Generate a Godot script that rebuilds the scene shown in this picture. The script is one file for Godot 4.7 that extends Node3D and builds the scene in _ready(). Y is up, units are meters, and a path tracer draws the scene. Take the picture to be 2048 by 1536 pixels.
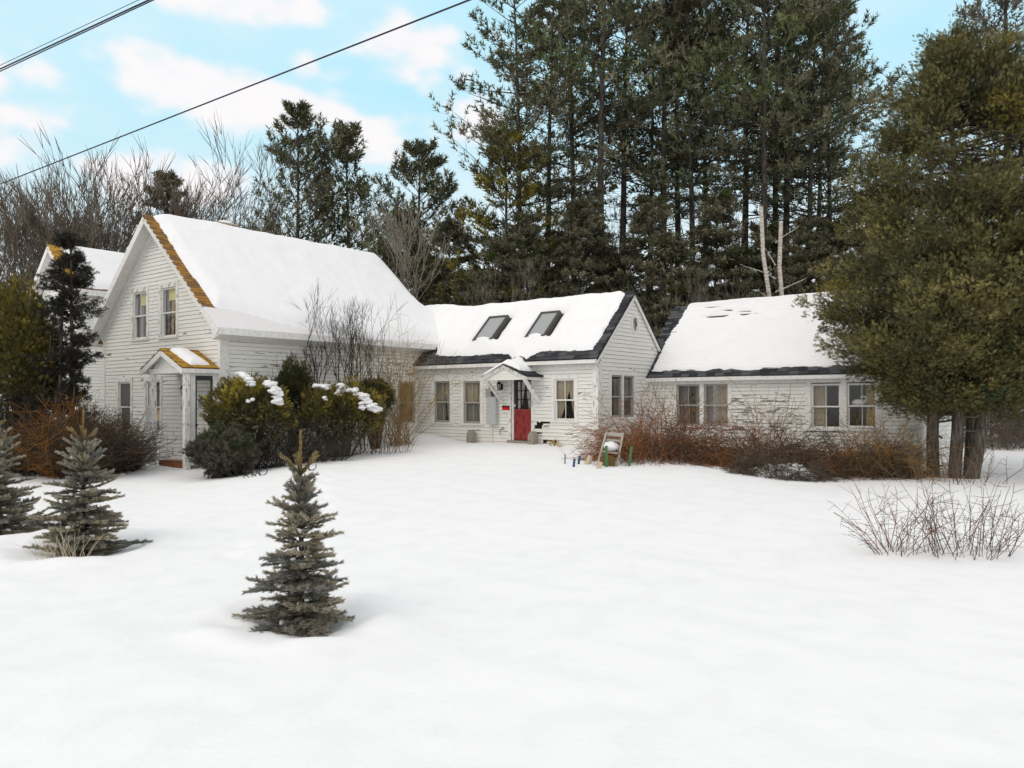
extends Node3D

const EYE := 2.2
# the connected farmhouse has its own axes: x along the gable front, z towards the road, origin at the main house's front right corner
var HOUSE := Transform3D(Basis(Vector3.UP, -0.6750), Vector3(-8.58, 0.0, -23.84))
var mats := {}
var taken := {}
var rng := RandomNumberGenerator.new()
var wob := FastNoiseLite.new()
var wob2 := FastNoiseLite.new()

# ------------------------------------------------------------------ mesh helpers
class M:
	var v := PackedVector3Array()
	var n := PackedVector3Array()
	var t := PackedVector2Array()
	var c := PackedColorArray()
	var ix := PackedInt32Array()
	var col := Color.WHITE
	var off := Vector2.ZERO

	func vert(p: Vector3, nn: Vector3, uv: Vector2) -> void:
		v.push_back(p)
		n.push_back(nn)
		t.push_back(uv)
		c.push_back(col)

	func face(a: Vector3, b: Vector3, cc: Vector3, d: Vector3, out: Vector3) -> void:
		var nn := (cc - a).cross(b - d)
		if nn.length_squared() < 1e-16:
			return
		nn = nn.normalized()
		var flip := nn.dot(out) < 0.0
		if flip:
			nn = -nn
		var k := v.size()
		var m := nn.abs()
		for p: Vector3 in [a, b, cc, d]:
			var uv := Vector2(p.x, -p.y)
			if m.y > m.x and m.y > m.z:
				uv = Vector2(p.x, p.z)
			elif m.x > m.z:
				uv = Vector2(p.z, -p.y)
			vert(p, nn, uv + off)
		# the first corner order gives normal (c-a)x(b-d); clockwise when it agrees
		if flip:
			for i: int in [0, 2, 1, 0, 3, 2]:
				ix.push_back(k + i)
		else:
			for i: int in [0, 1, 2, 0, 2, 3]:
				ix.push_back(k + i)

	# eight corners: 0-3 the back face round, 4-7 the front face round
	func hexa(p: Array) -> void:
		var mid := Vector3.ZERO
		for q: Vector3 in p:
			mid += q
		mid /= 8.0
		for f: Array in [[0, 1, 2, 3], [4, 5, 6, 7], [0, 1, 5, 4], [1, 2, 6, 5], [2, 3, 7, 6], [3, 0, 4, 7]]:
			var ctr: Vector3 = (p[f[0]] + p[f[1]] + p[f[2]] + p[f[3]]) * 0.25
			face(p[f[0]], p[f[1]], p[f[2]], p[f[3]], ctr - mid)

	func box(at: Vector3, size: Vector3, b := Basis.IDENTITY) -> void:
		var h := size * 0.5
		var p := []
		for z: float in [-h.z, h.z]:
			for q: Vector2 in [Vector2(-h.x, -h.y), Vector2(-h.x, h.y), Vector2(h.x, h.y), Vector2(h.x, -h.y)]:
				p.push_back(at + b * Vector3(q.x, q.y, z))
		hexa(p)

	func span(a: Vector3, b: Vector3) -> void:
		box((a + b) * 0.5, (b - a).abs())

	# a bar of rectangular section between two points
	func bar(a: Vector3, b: Vector3, w: float, h: float, up := Vector3.UP) -> void:
		var d := (b - a)
		var l := d.length()
		if l < 1e-5:
			return
		d /= l
		if absf(d.dot(up)) > 0.99:
			up = Vector3.RIGHT
		var s := d.cross(up).normalized()
		box((a + b) * 0.5, Vector3(w, h, l), Basis(s, s.cross(d) * -1.0, d))

	func tube(p: PackedVector3Array, r0: float, r1: float, sides := 5, cap := false) -> void:
		var m := p.size()
		if m < 2:
			return
		var d := (p[1] - p[0]).normalized()
		var s := d.cross(Vector3.UP if absf(d.y) < 0.9 else Vector3.RIGHT).normalized()
		var k := v.size()
		var run := 0.0
		for i in m:
			if i > 0:
				run += p[i].distance_to(p[i - 1])
			var e := (p[mini(i + 1, m - 1)] - p[maxi(i - 1, 0)]).normalized()
			s = (s - e * s.dot(e)).normalized()
			var w := e.cross(s)
			var r := lerpf(r0, r1, float(i) / (m - 1))
			for j in sides:
				var an := TAU * j / sides
				var nn := s * cos(an) + w * sin(an)
				vert(p[i] + nn * r, nn, Vector2(float(j) / sides, run) + off)
		for i in m - 1:
			for j in sides:
				var a := k + i * sides + j
				var b := k + i * sides + (j + 1) % sides
				ix.append_array(PackedInt32Array([a, a + sides, b, b, a + sides, b + sides]))
		if cap:
			var e := (p[m - 1] - p[m - 2]).normalized()
			var q := v.size()
			vert(p[m - 1], e, off)
			for j in sides:
				vert(v[k + (m - 1) * sides + j], e, off)
			for j in sides:
				ix.append_array(PackedInt32Array([q, q + 1 + (j + 1) % sides, q + 1 + j]))

	func tri(a: Vector3, b: Vector3, d: Vector3, nn: Vector3) -> void:
		var k := v.size()
		vert(a, nn, Vector2(0, 0))
		vert(b, nn, Vector2(0, 1))
		vert(d, nn, Vector2(1, 0))
		ix.append_array(PackedInt32Array([k, k + 1, k + 2] if (d - a).cross(b - a).dot(nn) >= 0.0 else [k, k + 2, k + 1]))

	# a grid of points with smooth normals
	func grid(nx: int, ny: int, at: Callable) -> void:
		var k := v.size()
		for j in ny:
			for i in nx:
				vert(at.call(float(i) / (nx - 1), float(j) / (ny - 1)), Vector3.UP, Vector2.ZERO)
		for j in ny:
			for i in nx:
				var q := k + j * nx + i
				var l := v[q - 1] if i > 0 else v[q]
				var r := v[q + 1] if i < nx - 1 else v[q]
				var b := v[q - nx] if j > 0 else v[q]
				var f := v[q + nx] if j < ny - 1 else v[q]
				n[q] = (r - l).cross(f - b).normalized()
				t[q] = Vector2(v[q].x, v[q].z)
		for j in ny - 1:
			for i in nx - 1:
				var q := k + j * nx + i
				ix.append_array(PackedInt32Array([q, q + nx, q + 1, q + 1, q + nx, q + nx + 1]))

	# a lump: a sphere pushed about by noise, flattened below
	func lump(at: Vector3, r: Vector3, noise: FastNoiseLite, amp: float, nu := 14, nv := 9, seed_at := 0.0) -> void:
		var k := v.size()
		for j in nv + 1:
			for i in nu + 1:
				var th := PI * j / nv
				var ph := TAU * (i % nu) / nu
				var d := Vector3(sin(th) * cos(ph), cos(th), sin(th) * sin(ph))
				var s := 1.0 + amp * noise.get_noise_3d(d.x * 60.0 + seed_at, d.y * 60.0, d.z * 60.0 + seed_at)
				vert(at + d * s * r, (d / r).normalized(), Vector2(float(i) / nu, float(j) / nv))
		for j in nv:
			for i in nu:
				var q := k + j * (nu + 1) + i
				ix.append_array(PackedInt32Array([q, q + nu + 1, q + 1, q + 1, q + nu + 1, q + nu + 2]))

	func mesh() -> ArrayMesh:
		var a := []
		a.resize(Mesh.ARRAY_MAX)
		a[Mesh.ARRAY_VERTEX] = v
		a[Mesh.ARRAY_NORMAL] = n
		a[Mesh.ARRAY_TEX_UV] = t
		a[Mesh.ARRAY_COLOR] = c
		a[Mesh.ARRAY_INDEX] = ix
		var m := ArrayMesh.new()
		m.add_surface_from_arrays(Mesh.PRIMITIVE_TRIANGLES, a)
		return m

# many placed copies of one small mesh (needles, leaves)
class Swarm:
	var b := PackedFloat32Array()
	var count := 0
	func put(at: Vector3, bs: Basis, col: Color) -> void:
		b.append_array(PackedFloat32Array([bs.x.x, bs.y.x, bs.z.x, at.x, bs.x.y, bs.y.y, bs.z.y, at.y, bs.x.z, bs.y.z, bs.z.z, at.z, col.r, col.g, col.b, 1.0]))
		count += 1
	func made(m: Mesh) -> MultiMesh:
		var mm := MultiMesh.new()
		mm.transform_format = MultiMesh.TRANSFORM_3D
		mm.use_colors = true
		mm.mesh = m
		mm.instance_count = count
		mm.buffer = b
		return mm

func numbered(called: String) -> String:
	var k: int = taken.get(called, 0)
	taken[called] = k + 1
	return called if k == 0 else "%s_%03d" % [called, k]

func thing(called: String, label: String, category: String, at := Transform3D.IDENTITY, group := "") -> Node3D:
	var o := Node3D.new()
	o.name = numbered(called)
	add_child(o)
	o.transform = at
	o.set_meta("label", label)
	o.set_meta("category", category)
	if group:
		o.set_meta("group", group)
	return o

func single(called: String, label: String, category: String, m: M, mat: Material, at := Transform3D.IDENTITY, group := "") -> MeshInstance3D:
	var o := MeshInstance3D.new()
	o.name = numbered(called)
	o.mesh = m.mesh()
	o.material_override = mat
	add_child(o)
	o.transform = at
	o.set_meta("label", label)
	o.set_meta("category", category)
	if group:
		o.set_meta("group", group)
	return o

func part(called: String, m: M, mat: Material, parent: Node3D, at := Transform3D.IDENTITY, label := "") -> MeshInstance3D:
	return part_mesh(called, m.mesh(), mat, parent, at, label)

func part_mesh(called: String, m: Mesh, mat: Material, parent: Node3D, at := Transform3D.IDENTITY, label := "") -> MeshInstance3D:
	var o := MeshInstance3D.new()
	o.name = called
	o.mesh = m
	o.material_override = mat
	parent.add_child(o, true)
	o.transform = at
	if label:
		o.set_meta("label", label)
	return o

func swarm_part(called: String, s: Swarm, m: Mesh, mat: Material, parent: Node3D) -> MultiMeshInstance3D:
	var o := MultiMeshInstance3D.new()
	o.name = called
	o.multimesh = s.made(m)
	o.material_override = mat
	o.set_meta("kind", "stuff")
	parent.add_child(o, true)
	return o

func structure(called: String, m: M, mat: Material) -> MeshInstance3D:
	var o := MeshInstance3D.new()
	o.name = numbered(called)
	o.mesh = m.mesh()
	o.material_override = mat
	o.set_meta("kind", "structure")
	add_child(o)
	return o

func dup(src: Node3D, at: Transform3D, label: String, group := "") -> Node3D:
	var o: Node3D = src.duplicate()
	var base := String(src.name)
	var re := RegEx.create_from_string("_\\d{3}$")
	o.name = numbered(re.sub(base, ""))
	add_child(o)
	o.transform = at
	o.set_meta("label", label)
	if group:
		o.set_meta("group", group)
	return o

func at_xz(x: float, d: float, turn := 0.0, s := 1.0, lift := 0.0) -> Transform3D:
	return Transform3D(Basis(Vector3.UP, turn).scaled(Vector3.ONE * s), Vector3(x, ground(x, d) + lift, -d))

func toward(dir: Vector3, twist: float, s: Vector3) -> Basis:
	var y := dir.normalized()
	var x := y.cross(Vector3.UP if absf(y.y) < 0.95 else Vector3.RIGHT).normalized().rotated(y, twist)
	return Basis(x * s.x, y * s.y, x.cross(y) * s.z)

func rr(a: float, b: float) -> float:
	return rng.randf_range(a, b)

# ------------------------------------------------------------------ ground
func ground(x: float, d: float) -> float:
	var y := 0.62 * smoothstep(8.0, 26.0, d) + 0.35 * smoothstep(30.0, 70.0, d)
	y -= 0.30 * smoothstep(4.0, 8.5, x) * smoothstep(16.0, 22.0, d) * (1.0 - smoothstep(40.0, 60.0, d))
	y -= 0.30 * smoothstep(-5.0, -8.5, x) * smoothstep(12.0, 20.0, d)
	y += 0.22 * exp(-(pow(x - 0.3, 2.0) + pow(d - 27.0, 2.0)) / 9.0)
	y += 0.45 * exp(-(pow(x + 3.7, 2.0) / 3.0 + pow(d - 29.4, 2.0) / 5.0))
	# the hollows that wind scours round the three little spruces
	for q: Vector3 in [Vector3(-2.14, 8.2, 0.62), Vector3(-6.3, 11.9, 0.75), Vector3(-8.4, 13.4, 0.8)]:
		var r := Vector2(x - q.x, d - q.y).length() / q.z
		var r2 := Vector2(x - q.x - 0.35 * q.z, d - q.y - 0.1).length() / q.z
		y += -0.08 * exp(-r * r * 1.6) - 0.10 * exp(-r2 * r2 * 2.2) + 0.06 * exp(-pow(r - 1.45, 2.0) * 7.0)
		if r < 2.2:
			y += 0.06 * wob2.get_noise_2d(x * 22.0, d * 22.0) * exp(-pow(r - 1.0, 2.0) * 1.5)
	if d < 45.0:
		y += 0.05 * wob.get_noise_2d(x * 2.6, d * 2.6) + 0.014 * wob.get_noise_2d(x * 11.0 + 70.0, d * 11.0) + 0.006 * wob2.get_noise_2d(x * 30.0, d * 30.0)
		# old footprints wandering between the house and the little spruces
		var along := sin(d * 0.55) * 0.5 - 4.1
		var cell := fposmod(d, 0.62) - 0.31
		var side := 0.13 if int(floor(d / 0.62)) % 2 == 0 else -0.13
		if d > 11.0 and d < 20.0:
			y -= 0.075 * exp(-(pow(x - along - side, 2.0) / 0.014 + cell * cell / 0.03))
	return y
# ------------------------------------------------------------------ materials
func lin(r: float, g: float, b: float) -> Color:
	return Color(r, g, b).linear_to_srgb()

func plain_mat(called: String, c: Color, rough := 0.85, spec := 0.3) -> StandardMaterial3D:
	var m := StandardMaterial3D.new()
	m.resource_name = called
	m.albedo_color = c
	m.roughness = rough
	m.metallic_specular = spec
	mats[called] = m
	return m

func tinted_mat(called: String, rough := 0.85, spec := 0.2) -> StandardMaterial3D:
	var m := plain_mat(called, Color.WHITE, rough, spec)
	m.vertex_color_use_as_albedo = true
	return m

# mottled colour over world or object axes
func mottled(called: String, cols: Array, freq: float, scale: float, rough := 0.9, bump := 0.0, sd := 1, stretch := Vector3.ONE) -> StandardMaterial3D:
	var m := plain_mat(called, Color.WHITE, rough, 0.25)
	var nz := FastNoiseLite.new()
	nz.seed = sd
	nz.frequency = freq
	nz.fractal_octaves = 4
	var g := Gradient.new()
	g.offsets = PackedFloat32Array()
	g.colors = PackedColorArray()
	for i in cols.size():
		g.add_point(0.22 + 0.56 * i / maxf(1.0, cols.size() - 1.0), cols[i])
	var t := NoiseTexture2D.new()
	t.noise = nz
	t.width = 512
	t.height = 512
	t.seamless = true
	t.color_ramp = g
	m.albedo_texture = t
	m.uv1_triplanar = true
	m.uv1_scale = stretch / scale
	if bump > 0.0:
		var nt := NoiseTexture2D.new()
		nt.noise = nz
		nt.width = 512
		nt.height = 512
		nt.seamless = true
		nt.as_normal_map = true
		nt.bump_strength = bump
		m.normal_enabled = true
		m.normal_texture = nt
	return m

# weathered white paint on boards: three metres a side, worn along the grain
func paint(called: String, wear: float, sd: int) -> StandardMaterial3D:
	var s := 512
	var im := Image.create(s, s, false, Image.FORMAT_RGB8)
	var a := FastNoiseLite.new()
	a.seed = sd
	a.frequency = 0.01
	a.fractal_octaves = 4
	var b := FastNoiseLite.new()
	b.seed = sd + 7
	b.frequency = 0.02
	b.fractal_octaves = 3
	for j in s:
		for i in s:
			var big := a.get_noise_2d(i * 0.55, j * 0.9)
			var grain := b.get_noise_2d(i * 0.55, j * 5.5)
			var fine := b.get_noise_2d(i * 2.6 + 900.0, j * 9.0)
			var k := 0.83 + 0.05 * big + 0.035 * fine
			var c := Color(k, k * (0.985 + 0.02 * grain), k * (0.918 + 0.05 * big))
			var bare := grain * 0.75 + big * 0.85 + fine * 0.28
			var th := 0.62 - wear
			if bare > th:
				var f := clampf((bare - th) * 9.0, 0.0, 1.0)
				var wood := Color(0.21, 0.19, 0.165) * (0.8 + 0.8 * absf(fine))
				c = c.lerp(wood, f * 0.92)
			elif bare > th - 0.06:
				c = c * 0.9
			im.set_pixel(i, j, Color(c.r, c.g, c.b).linear_to_srgb())
	var m := plain_mat(called, Color.WHITE, 0.75, 0.3)
	m.albedo_texture = ImageTexture.create_from_image(im)
	m.uv1_scale = Vector3(0.333, 0.333, 1.0)
	return m

func make_mats() -> void:
	paint("paint", -0.25, 3)
	paint("paint_worn", 0.13, 11)
	paint("paint_bare", 0.40, 23)
	mottled("trim", [lin(0.74, 0.72, 0.67), lin(0.81, 0.80, 0.765), lin(0.83, 0.82, 0.79)], 0.012, 1.2, 0.7, 0.0, 5)
	mottled("trim_worn", [lin(0.40, 0.36, 0.31), lin(0.76, 0.74, 0.69), lin(0.82, 0.81, 0.77), lin(0.82, 0.81, 0.77), lin(0.83, 0.82, 0.79)], 0.02, 0.8, 0.8, 1.0, 9, Vector3(1, 0.25, 1))
	mottled("sheathing", [lin(0.010, 0.009, 0.008), lin(0.035, 0.03, 0.025)], 0.03, 1.0, 0.95, 0.0, 2)
	plain_mat("inside_wall", lin(0.20, 0.18, 0.15), 0.95)
	mottled("asphalt_dark", [lin(0.025, 0.026, 0.030), lin(0.055, 0.056, 0.062), lin(0.095, 0.095, 0.10)], 0.05, 0.5, 0.95, 3.0, 8)
	mottled("asphalt_grey", [lin(0.05, 0.055, 0.058), lin(0.10, 0.105, 0.108), lin(0.15, 0.15, 0.15)], 0.05, 0.5, 0.95, 3.0, 18)
	mottled("asphalt_black", [lin(0.016, 0.016, 0.02), lin(0.035, 0.035, 0.04), lin(0.07, 0.068, 0.075)], 0.05, 0.5, 0.95, 3.0, 28)
	mottled("lichen_a", [lin(0.20, 0.10, 0.035), lin(0.36, 0.19, 0.045), lin(0.44, 0.25, 0.07)], 0.03, 0.5, 0.95, 3.0, 31)
	mottled("lichen_b", [lin(0.11, 0.07, 0.045), lin(0.22, 0.12, 0.05), lin(0.30, 0.17, 0.075)], 0.03, 0.5, 0.95, 3.0, 32)
	mottled("lichen_c", [lin(0.30, 0.17, 0.03), lin(0.52, 0.31, 0.045), lin(0.58, 0.36, 0.08)], 0.03, 0.5, 0.95, 3.0, 33)
	plain_mat("metal_flashing", lin(0.78, 0.75, 0.745), 0.5, 0.5)
	mottled("brick_a", [lin(0.20, 0.075, 0.035), lin(0.36, 0.13, 0.055), lin(0.42, 0.17, 0.08)], 0.03, 0.3, 0.9, 2.0, 41)
	mottled("brick_b", [lin(0.27, 0.12, 0.06), lin(0.30, 0.095, 0.04), lin(0.40, 0.15, 0.06)], 0.03, 0.3, 0.9, 2.0, 42)
	mottled("brick_c", [lin(0.14, 0.07, 0.05), lin(0.25, 0.10, 0.055), lin(0.33, 0.13, 0.065)], 0.03, 0.3, 0.9, 2.0, 43)
	plain_mat("mortar", lin(0.42, 0.37, 0.30), 0.95)
	var g := plain_mat("glass", Color(0.10, 0.11, 0.11, 0.06), 0.03, 0.5)
	g.transparency = BaseMaterial3D.TRANSPARENCY_ALPHA
	mottled("screen_mesh", [lin(0.10, 0.10, 0.095), lin(0.135, 0.135, 0.13)], 0.2, 0.3, 0.6, 0.0, 12)
	plain_mat("sash_grey", lin(0.42, 0.40, 0.36), 0.6)
	plain_mat("sash_white", lin(0.78, 0.77, 0.74), 0.55)
	for q: Array in [["curtain_cream", 0.44, 0.38, 0.27], ["curtain_grey", 0.24, 0.235, 0.215], ["curtain_gold", 0.46, 0.35, 0.15], ["blind_yellow", 0.72, 0.66, 0.22], ["curtain_brown", 0.26, 0.15, 0.075], ["curtain_white", 0.75, 0.73, 0.68], ["blind_blue", 0.06, 0.22, 0.34], ["amber_panel", 0.62, 0.36, 0.06]]:
		var m := plain_mat(q[0], lin(q[1], q[2], q[3]), 0.95)
		m.backlight_enabled = true
		m.backlight = Color(0.35, 0.35, 0.35)
	mottled("red_door", [lin(0.17, 0.035, 0.035), lin(0.30, 0.045, 0.045), lin(0.34, 0.06, 0.055)], 0.02, 0.9, 0.6, 0.6, 51, Vector3(1, 0.3, 1))
	plain_mat("brass", lin(0.75, 0.62, 0.32), 0.35).metallic = 0.7
	plain_mat("black_iron", lin(0.018, 0.018, 0.018), 0.55)
	plain_mat("dark_frame", lin(0.055, 0.055, 0.055), 0.5)
	plain_mat("skylight_frame", lin(0.085, 0.08, 0.07), 0.55)
	var sg := plain_mat("skylight_glass", lin(0.28, 0.29, 0.285), 0.18, 0.6)
	sg.clearcoat_enabled = true
	mottled("zinc", [lin(0.44, 0.46, 0.46), lin(0.52, 0.54, 0.54)], 0.02, 1.0, 0.5, 0.0, 61)
	mottled("grey_box", [lin(0.30, 0.29, 0.27), lin(0.40, 0.39, 0.36)], 0.03, 0.5, 0.6, 0.0, 62)
	plain_mat("sign_black", lin(0.025, 0.02, 0.02), 0.5)
	plain_mat("sign_red", lin(0.55, 0.02, 0.022), 0.5)
	plain_mat("sign_white", lin(0.80, 0.79, 0.78), 0.5)
	mottled("weathered_wood", [lin(0.20, 0.175, 0.14), lin(0.33, 0.29, 0.235), lin(0.42, 0.38, 0.32)], 0.03, 0.5, 0.9, 2.0, 71, Vector3(1, 0.3, 1))
	mottled("chair_wood", [lin(0.28, 0.26, 0.215), lin(0.42, 0.39, 0.335), lin(0.50, 0.47, 0.41)], 0.03, 0.4, 0.85, 1.0, 72, Vector3(1, 0.3, 1))
	mottled("cane_brown", [lin(0.10, 0.07, 0.02), lin(0.20, 0.145, 0.05)], 0.05, 0.3, 0.85, 1.0, 73)
	plain_mat("stake_blue", lin(0.035, 0.085, 0.16), 0.7)
	plain_mat("stake_green", lin(0.07, 0.17, 0.075), 0.7)
	plain_mat("stake_tan", lin(0.55, 0.46, 0.33), 0.85)
	var sn := mottled("snow", [lin(0.89, 0.885, 0.885), lin(0.915, 0.91, 0.905), lin(0.925, 0.92, 0.915)], 0.008, 3.0, 0.75, 0.0, 81)
	sn.uv1_world_triplanar = true
	var nz := FastNoiseLite.new()
	nz.seed = 82
	nz.frequency = 0.03
	nz.fractal_octaves = 5
	var nt := NoiseTexture2D.new()
	nt.noise = nz
	nt.width = 1024
	nt.height = 1024
	nt.seamless = true
	nt.as_normal_map = true
	nt.bump_strength = 2.2
	sn.normal_enabled = true
	sn.normal_scale = 0.6
	sn.normal_texture = nt
	tinted_mat("bark", 0.92)
	tinted_mat("needles", 0.75)
	tinted_mat("twigs", 0.85)
	mottled("pine_bark", [lin(0.035, 0.030, 0.025), lin(0.085, 0.074, 0.062), lin(0.13, 0.115, 0.10)], 0.03, 2.2, 0.95, 6.0, 91, Vector3(1, 0.22, 1))
	mottled("cedar_bark", [lin(0.05, 0.042, 0.033), lin(0.115, 0.098, 0.08), lin(0.20, 0.175, 0.145)], 0.03, 0.8, 0.95, 6.0, 92, Vector3(1, 0.10, 1))
	mottled("birch_bark", [lin(0.07, 0.055, 0.045), lin(0.55, 0.50, 0.44), lin(0.72, 0.69, 0.63), lin(0.62, 0.50, 0.38)], 0.02, 1.0, 0.8, 1.0, 93, Vector3(0.5, 2.2, 0.5))
	plain_mat("wire", lin(0.035, 0.03, 0.05), 0.7)
# ------------------------------------------------------------------ camera, sky, sun
func make_sky() -> void:
	var cam := Camera3D.new()
	cam.name = "camera"
	add_child(cam)
	cam.position = Vector3(0, EYE, 0)
	cam.set_frustum(0.1 * 1536.0 / 1620.0, Vector2(0.0, 0.1 * 37.0 / 1620.0), 0.1, 600.0)
	cam.current = true
	var w := 2048
	var h := 1024
	var a := FastNoiseLite.new()
	a.seed = 5
	a.frequency = 1.0
	a.fractal_octaves = 5
	var im := Image.create(w, h, false, Image.FORMAT_RGB8)
	# banks of cumulus, as compass bearing, height above the horizon, half width, half height (degrees), weight
	var banks := [[-20.1, 19.6, 7.4, 2.1, 0.85], [-6.8, 22.8, 4.4, 2.6, 1.0], [-18.5, 25.2, 6.5, 0.9, 0.7], [-27.0, 14.8, 8.5, 1.7, 0.8], [-31.0, 15.3, 4.0, 2.4, 0.8], [-9.8, 18.0, 2.3, 1.5, 0.75], [-4.4, 19.6, 3.4, 1.4, 0.75], [-15.0, 19.0, 4.5, 1.1, 0.6], [-13.0, 21.8, 3.0, 1.2, 0.6], [-36.0, 19.0, 5.0, 2.0, 0.6], [1.0, 24.5, 3.0, 1.5, 0.5]]
	for j in h:
		var el := 90.0 - 180.0 * (j + 0.5) / h
		var y := sin(deg_to_rad(el))
		var cy := cos(deg_to_rad(el))
		var low := clampf((el - 4.0) / 17.0, 0.0, 1.0)
		var blue := Color(0.475, 0.80, 0.925).lerp(Color(0.44, 0.765, 0.92), clampf((el - 12.0) / 60.0, 0.0, 1.0))
		blue = Color(0.84, 0.86, 0.855).lerp(blue, smoothstep(0.0, 1.0, low))
		if el < -1.5:
			im.fill_rect(Rect2i(0, j, w, 1), Color(0.80, 0.81, 0.82).linear_to_srgb())
			continue
		for i in w:
			var az := 360.0 * (i + 0.5) / w
			if az > 180.0:
				az -= 360.0
			var ar := deg_to_rad(az)
			var x := sin(ar) * cy
			var z := cos(ar) * cy
			var n := a.get_noise_3d(x * 4.5, y * 11.0, z * 4.5)
			var f := a.get_noise_3d(x * 17.0 + 9.0, y * 30.0, z * 17.0)
			var k := -0.55
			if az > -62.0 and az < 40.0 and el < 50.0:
				for q: Array in banks:
					var dx: float = (az - q[0]) / q[2]
					var dy: float = (el - q[1]) / q[3]
					if dy < 0.0:
						dy *= 0.8
					var r := dx * dx + dy * dy
					if r < 4.0:
						k = maxf(k, (1.0 - r) * 0.55 * q[4])
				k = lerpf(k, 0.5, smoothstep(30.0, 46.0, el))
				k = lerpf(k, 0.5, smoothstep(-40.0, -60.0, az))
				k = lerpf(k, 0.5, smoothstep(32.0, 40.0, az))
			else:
				k = 0.5  # full overcast outside the view, added to neutralise the light on the snow
			var dens := smoothstep(-0.10, 0.46, k + n * 0.95 + f * 0.42)
			var haze := smoothstep(-0.5, 0.9, n + 0.25) * 0.45
			var white := Color(0.93, 0.895, 0.90).lerp(Color(0.885, 0.875, 0.895), clampf(0.5 - f * 1.6 - n, 0.0, 1.0))
			var c := blue.lerp(Color(0.76, 0.865, 0.925), haze).lerp(white, dens * 0.95)
			im.set_pixel(i, j, c.linear_to_srgb())
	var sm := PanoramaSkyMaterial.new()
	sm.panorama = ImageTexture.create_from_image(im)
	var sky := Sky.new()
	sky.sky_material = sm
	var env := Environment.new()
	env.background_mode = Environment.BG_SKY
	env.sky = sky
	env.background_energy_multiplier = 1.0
	env.tonemap_mode = Environment.TONE_MAPPER_LINEAR
	env.tonemap_exposure = 1.08
	env.sdfgi_enabled = true
	env.ssao_enabled = true
	env.ssil_enabled = true
	var we := WorldEnvironment.new()
	we.name = "world"
	we.environment = env
	add_child(we)
	var sun := DirectionalLight3D.new()
	sun.name = "sun"
	sun.light_energy = 0.22
	sun.light_angular_distance = 40.0
	sun.light_color = Color(1.0, 0.94, 0.86)
	sun.shadow_enabled = true
	add_child(sun)
	sun.look_at_from_position(Vector3(-9, 14, 8), Vector3.ZERO)

func make_ground() -> void:
	var xs := PackedFloat32Array()
	var ds := PackedFloat32Array()
	var x := -20.0
	while x <= 20.0:
		xs.push_back(x)
		x += 0.125 if absf(x) < 13.0 else 0.3
	for q: float in [23, 27, 33, 42, 55, 80, 130, 250, 420]:
		xs.push_back(q)
		xs.insert(0, -q)
	for q: float in [-60, -25, -8, -2, 1]:
		ds.push_back(q)
	x = 3.0
	while x <= 32.0:
		ds.push_back(x)
		x += 0.06 if x < 14.0 else 0.13
	for q: float in [33, 35, 38, 42, 48, 56, 70, 90, 130, 220, 420]:
		ds.push_back(q)
	var m := M.new()
	m.grid(xs.size(), ds.size(), func(u: float, w: float) -> Vector3:
		var px := xs[roundi(u * (xs.size() - 1))]
		var pd := ds[roundi(w * (ds.size() - 1))]
		return Vector3(px, ground(px, pd), -pd))
	structure("ground", m, mats.snow)
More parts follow.
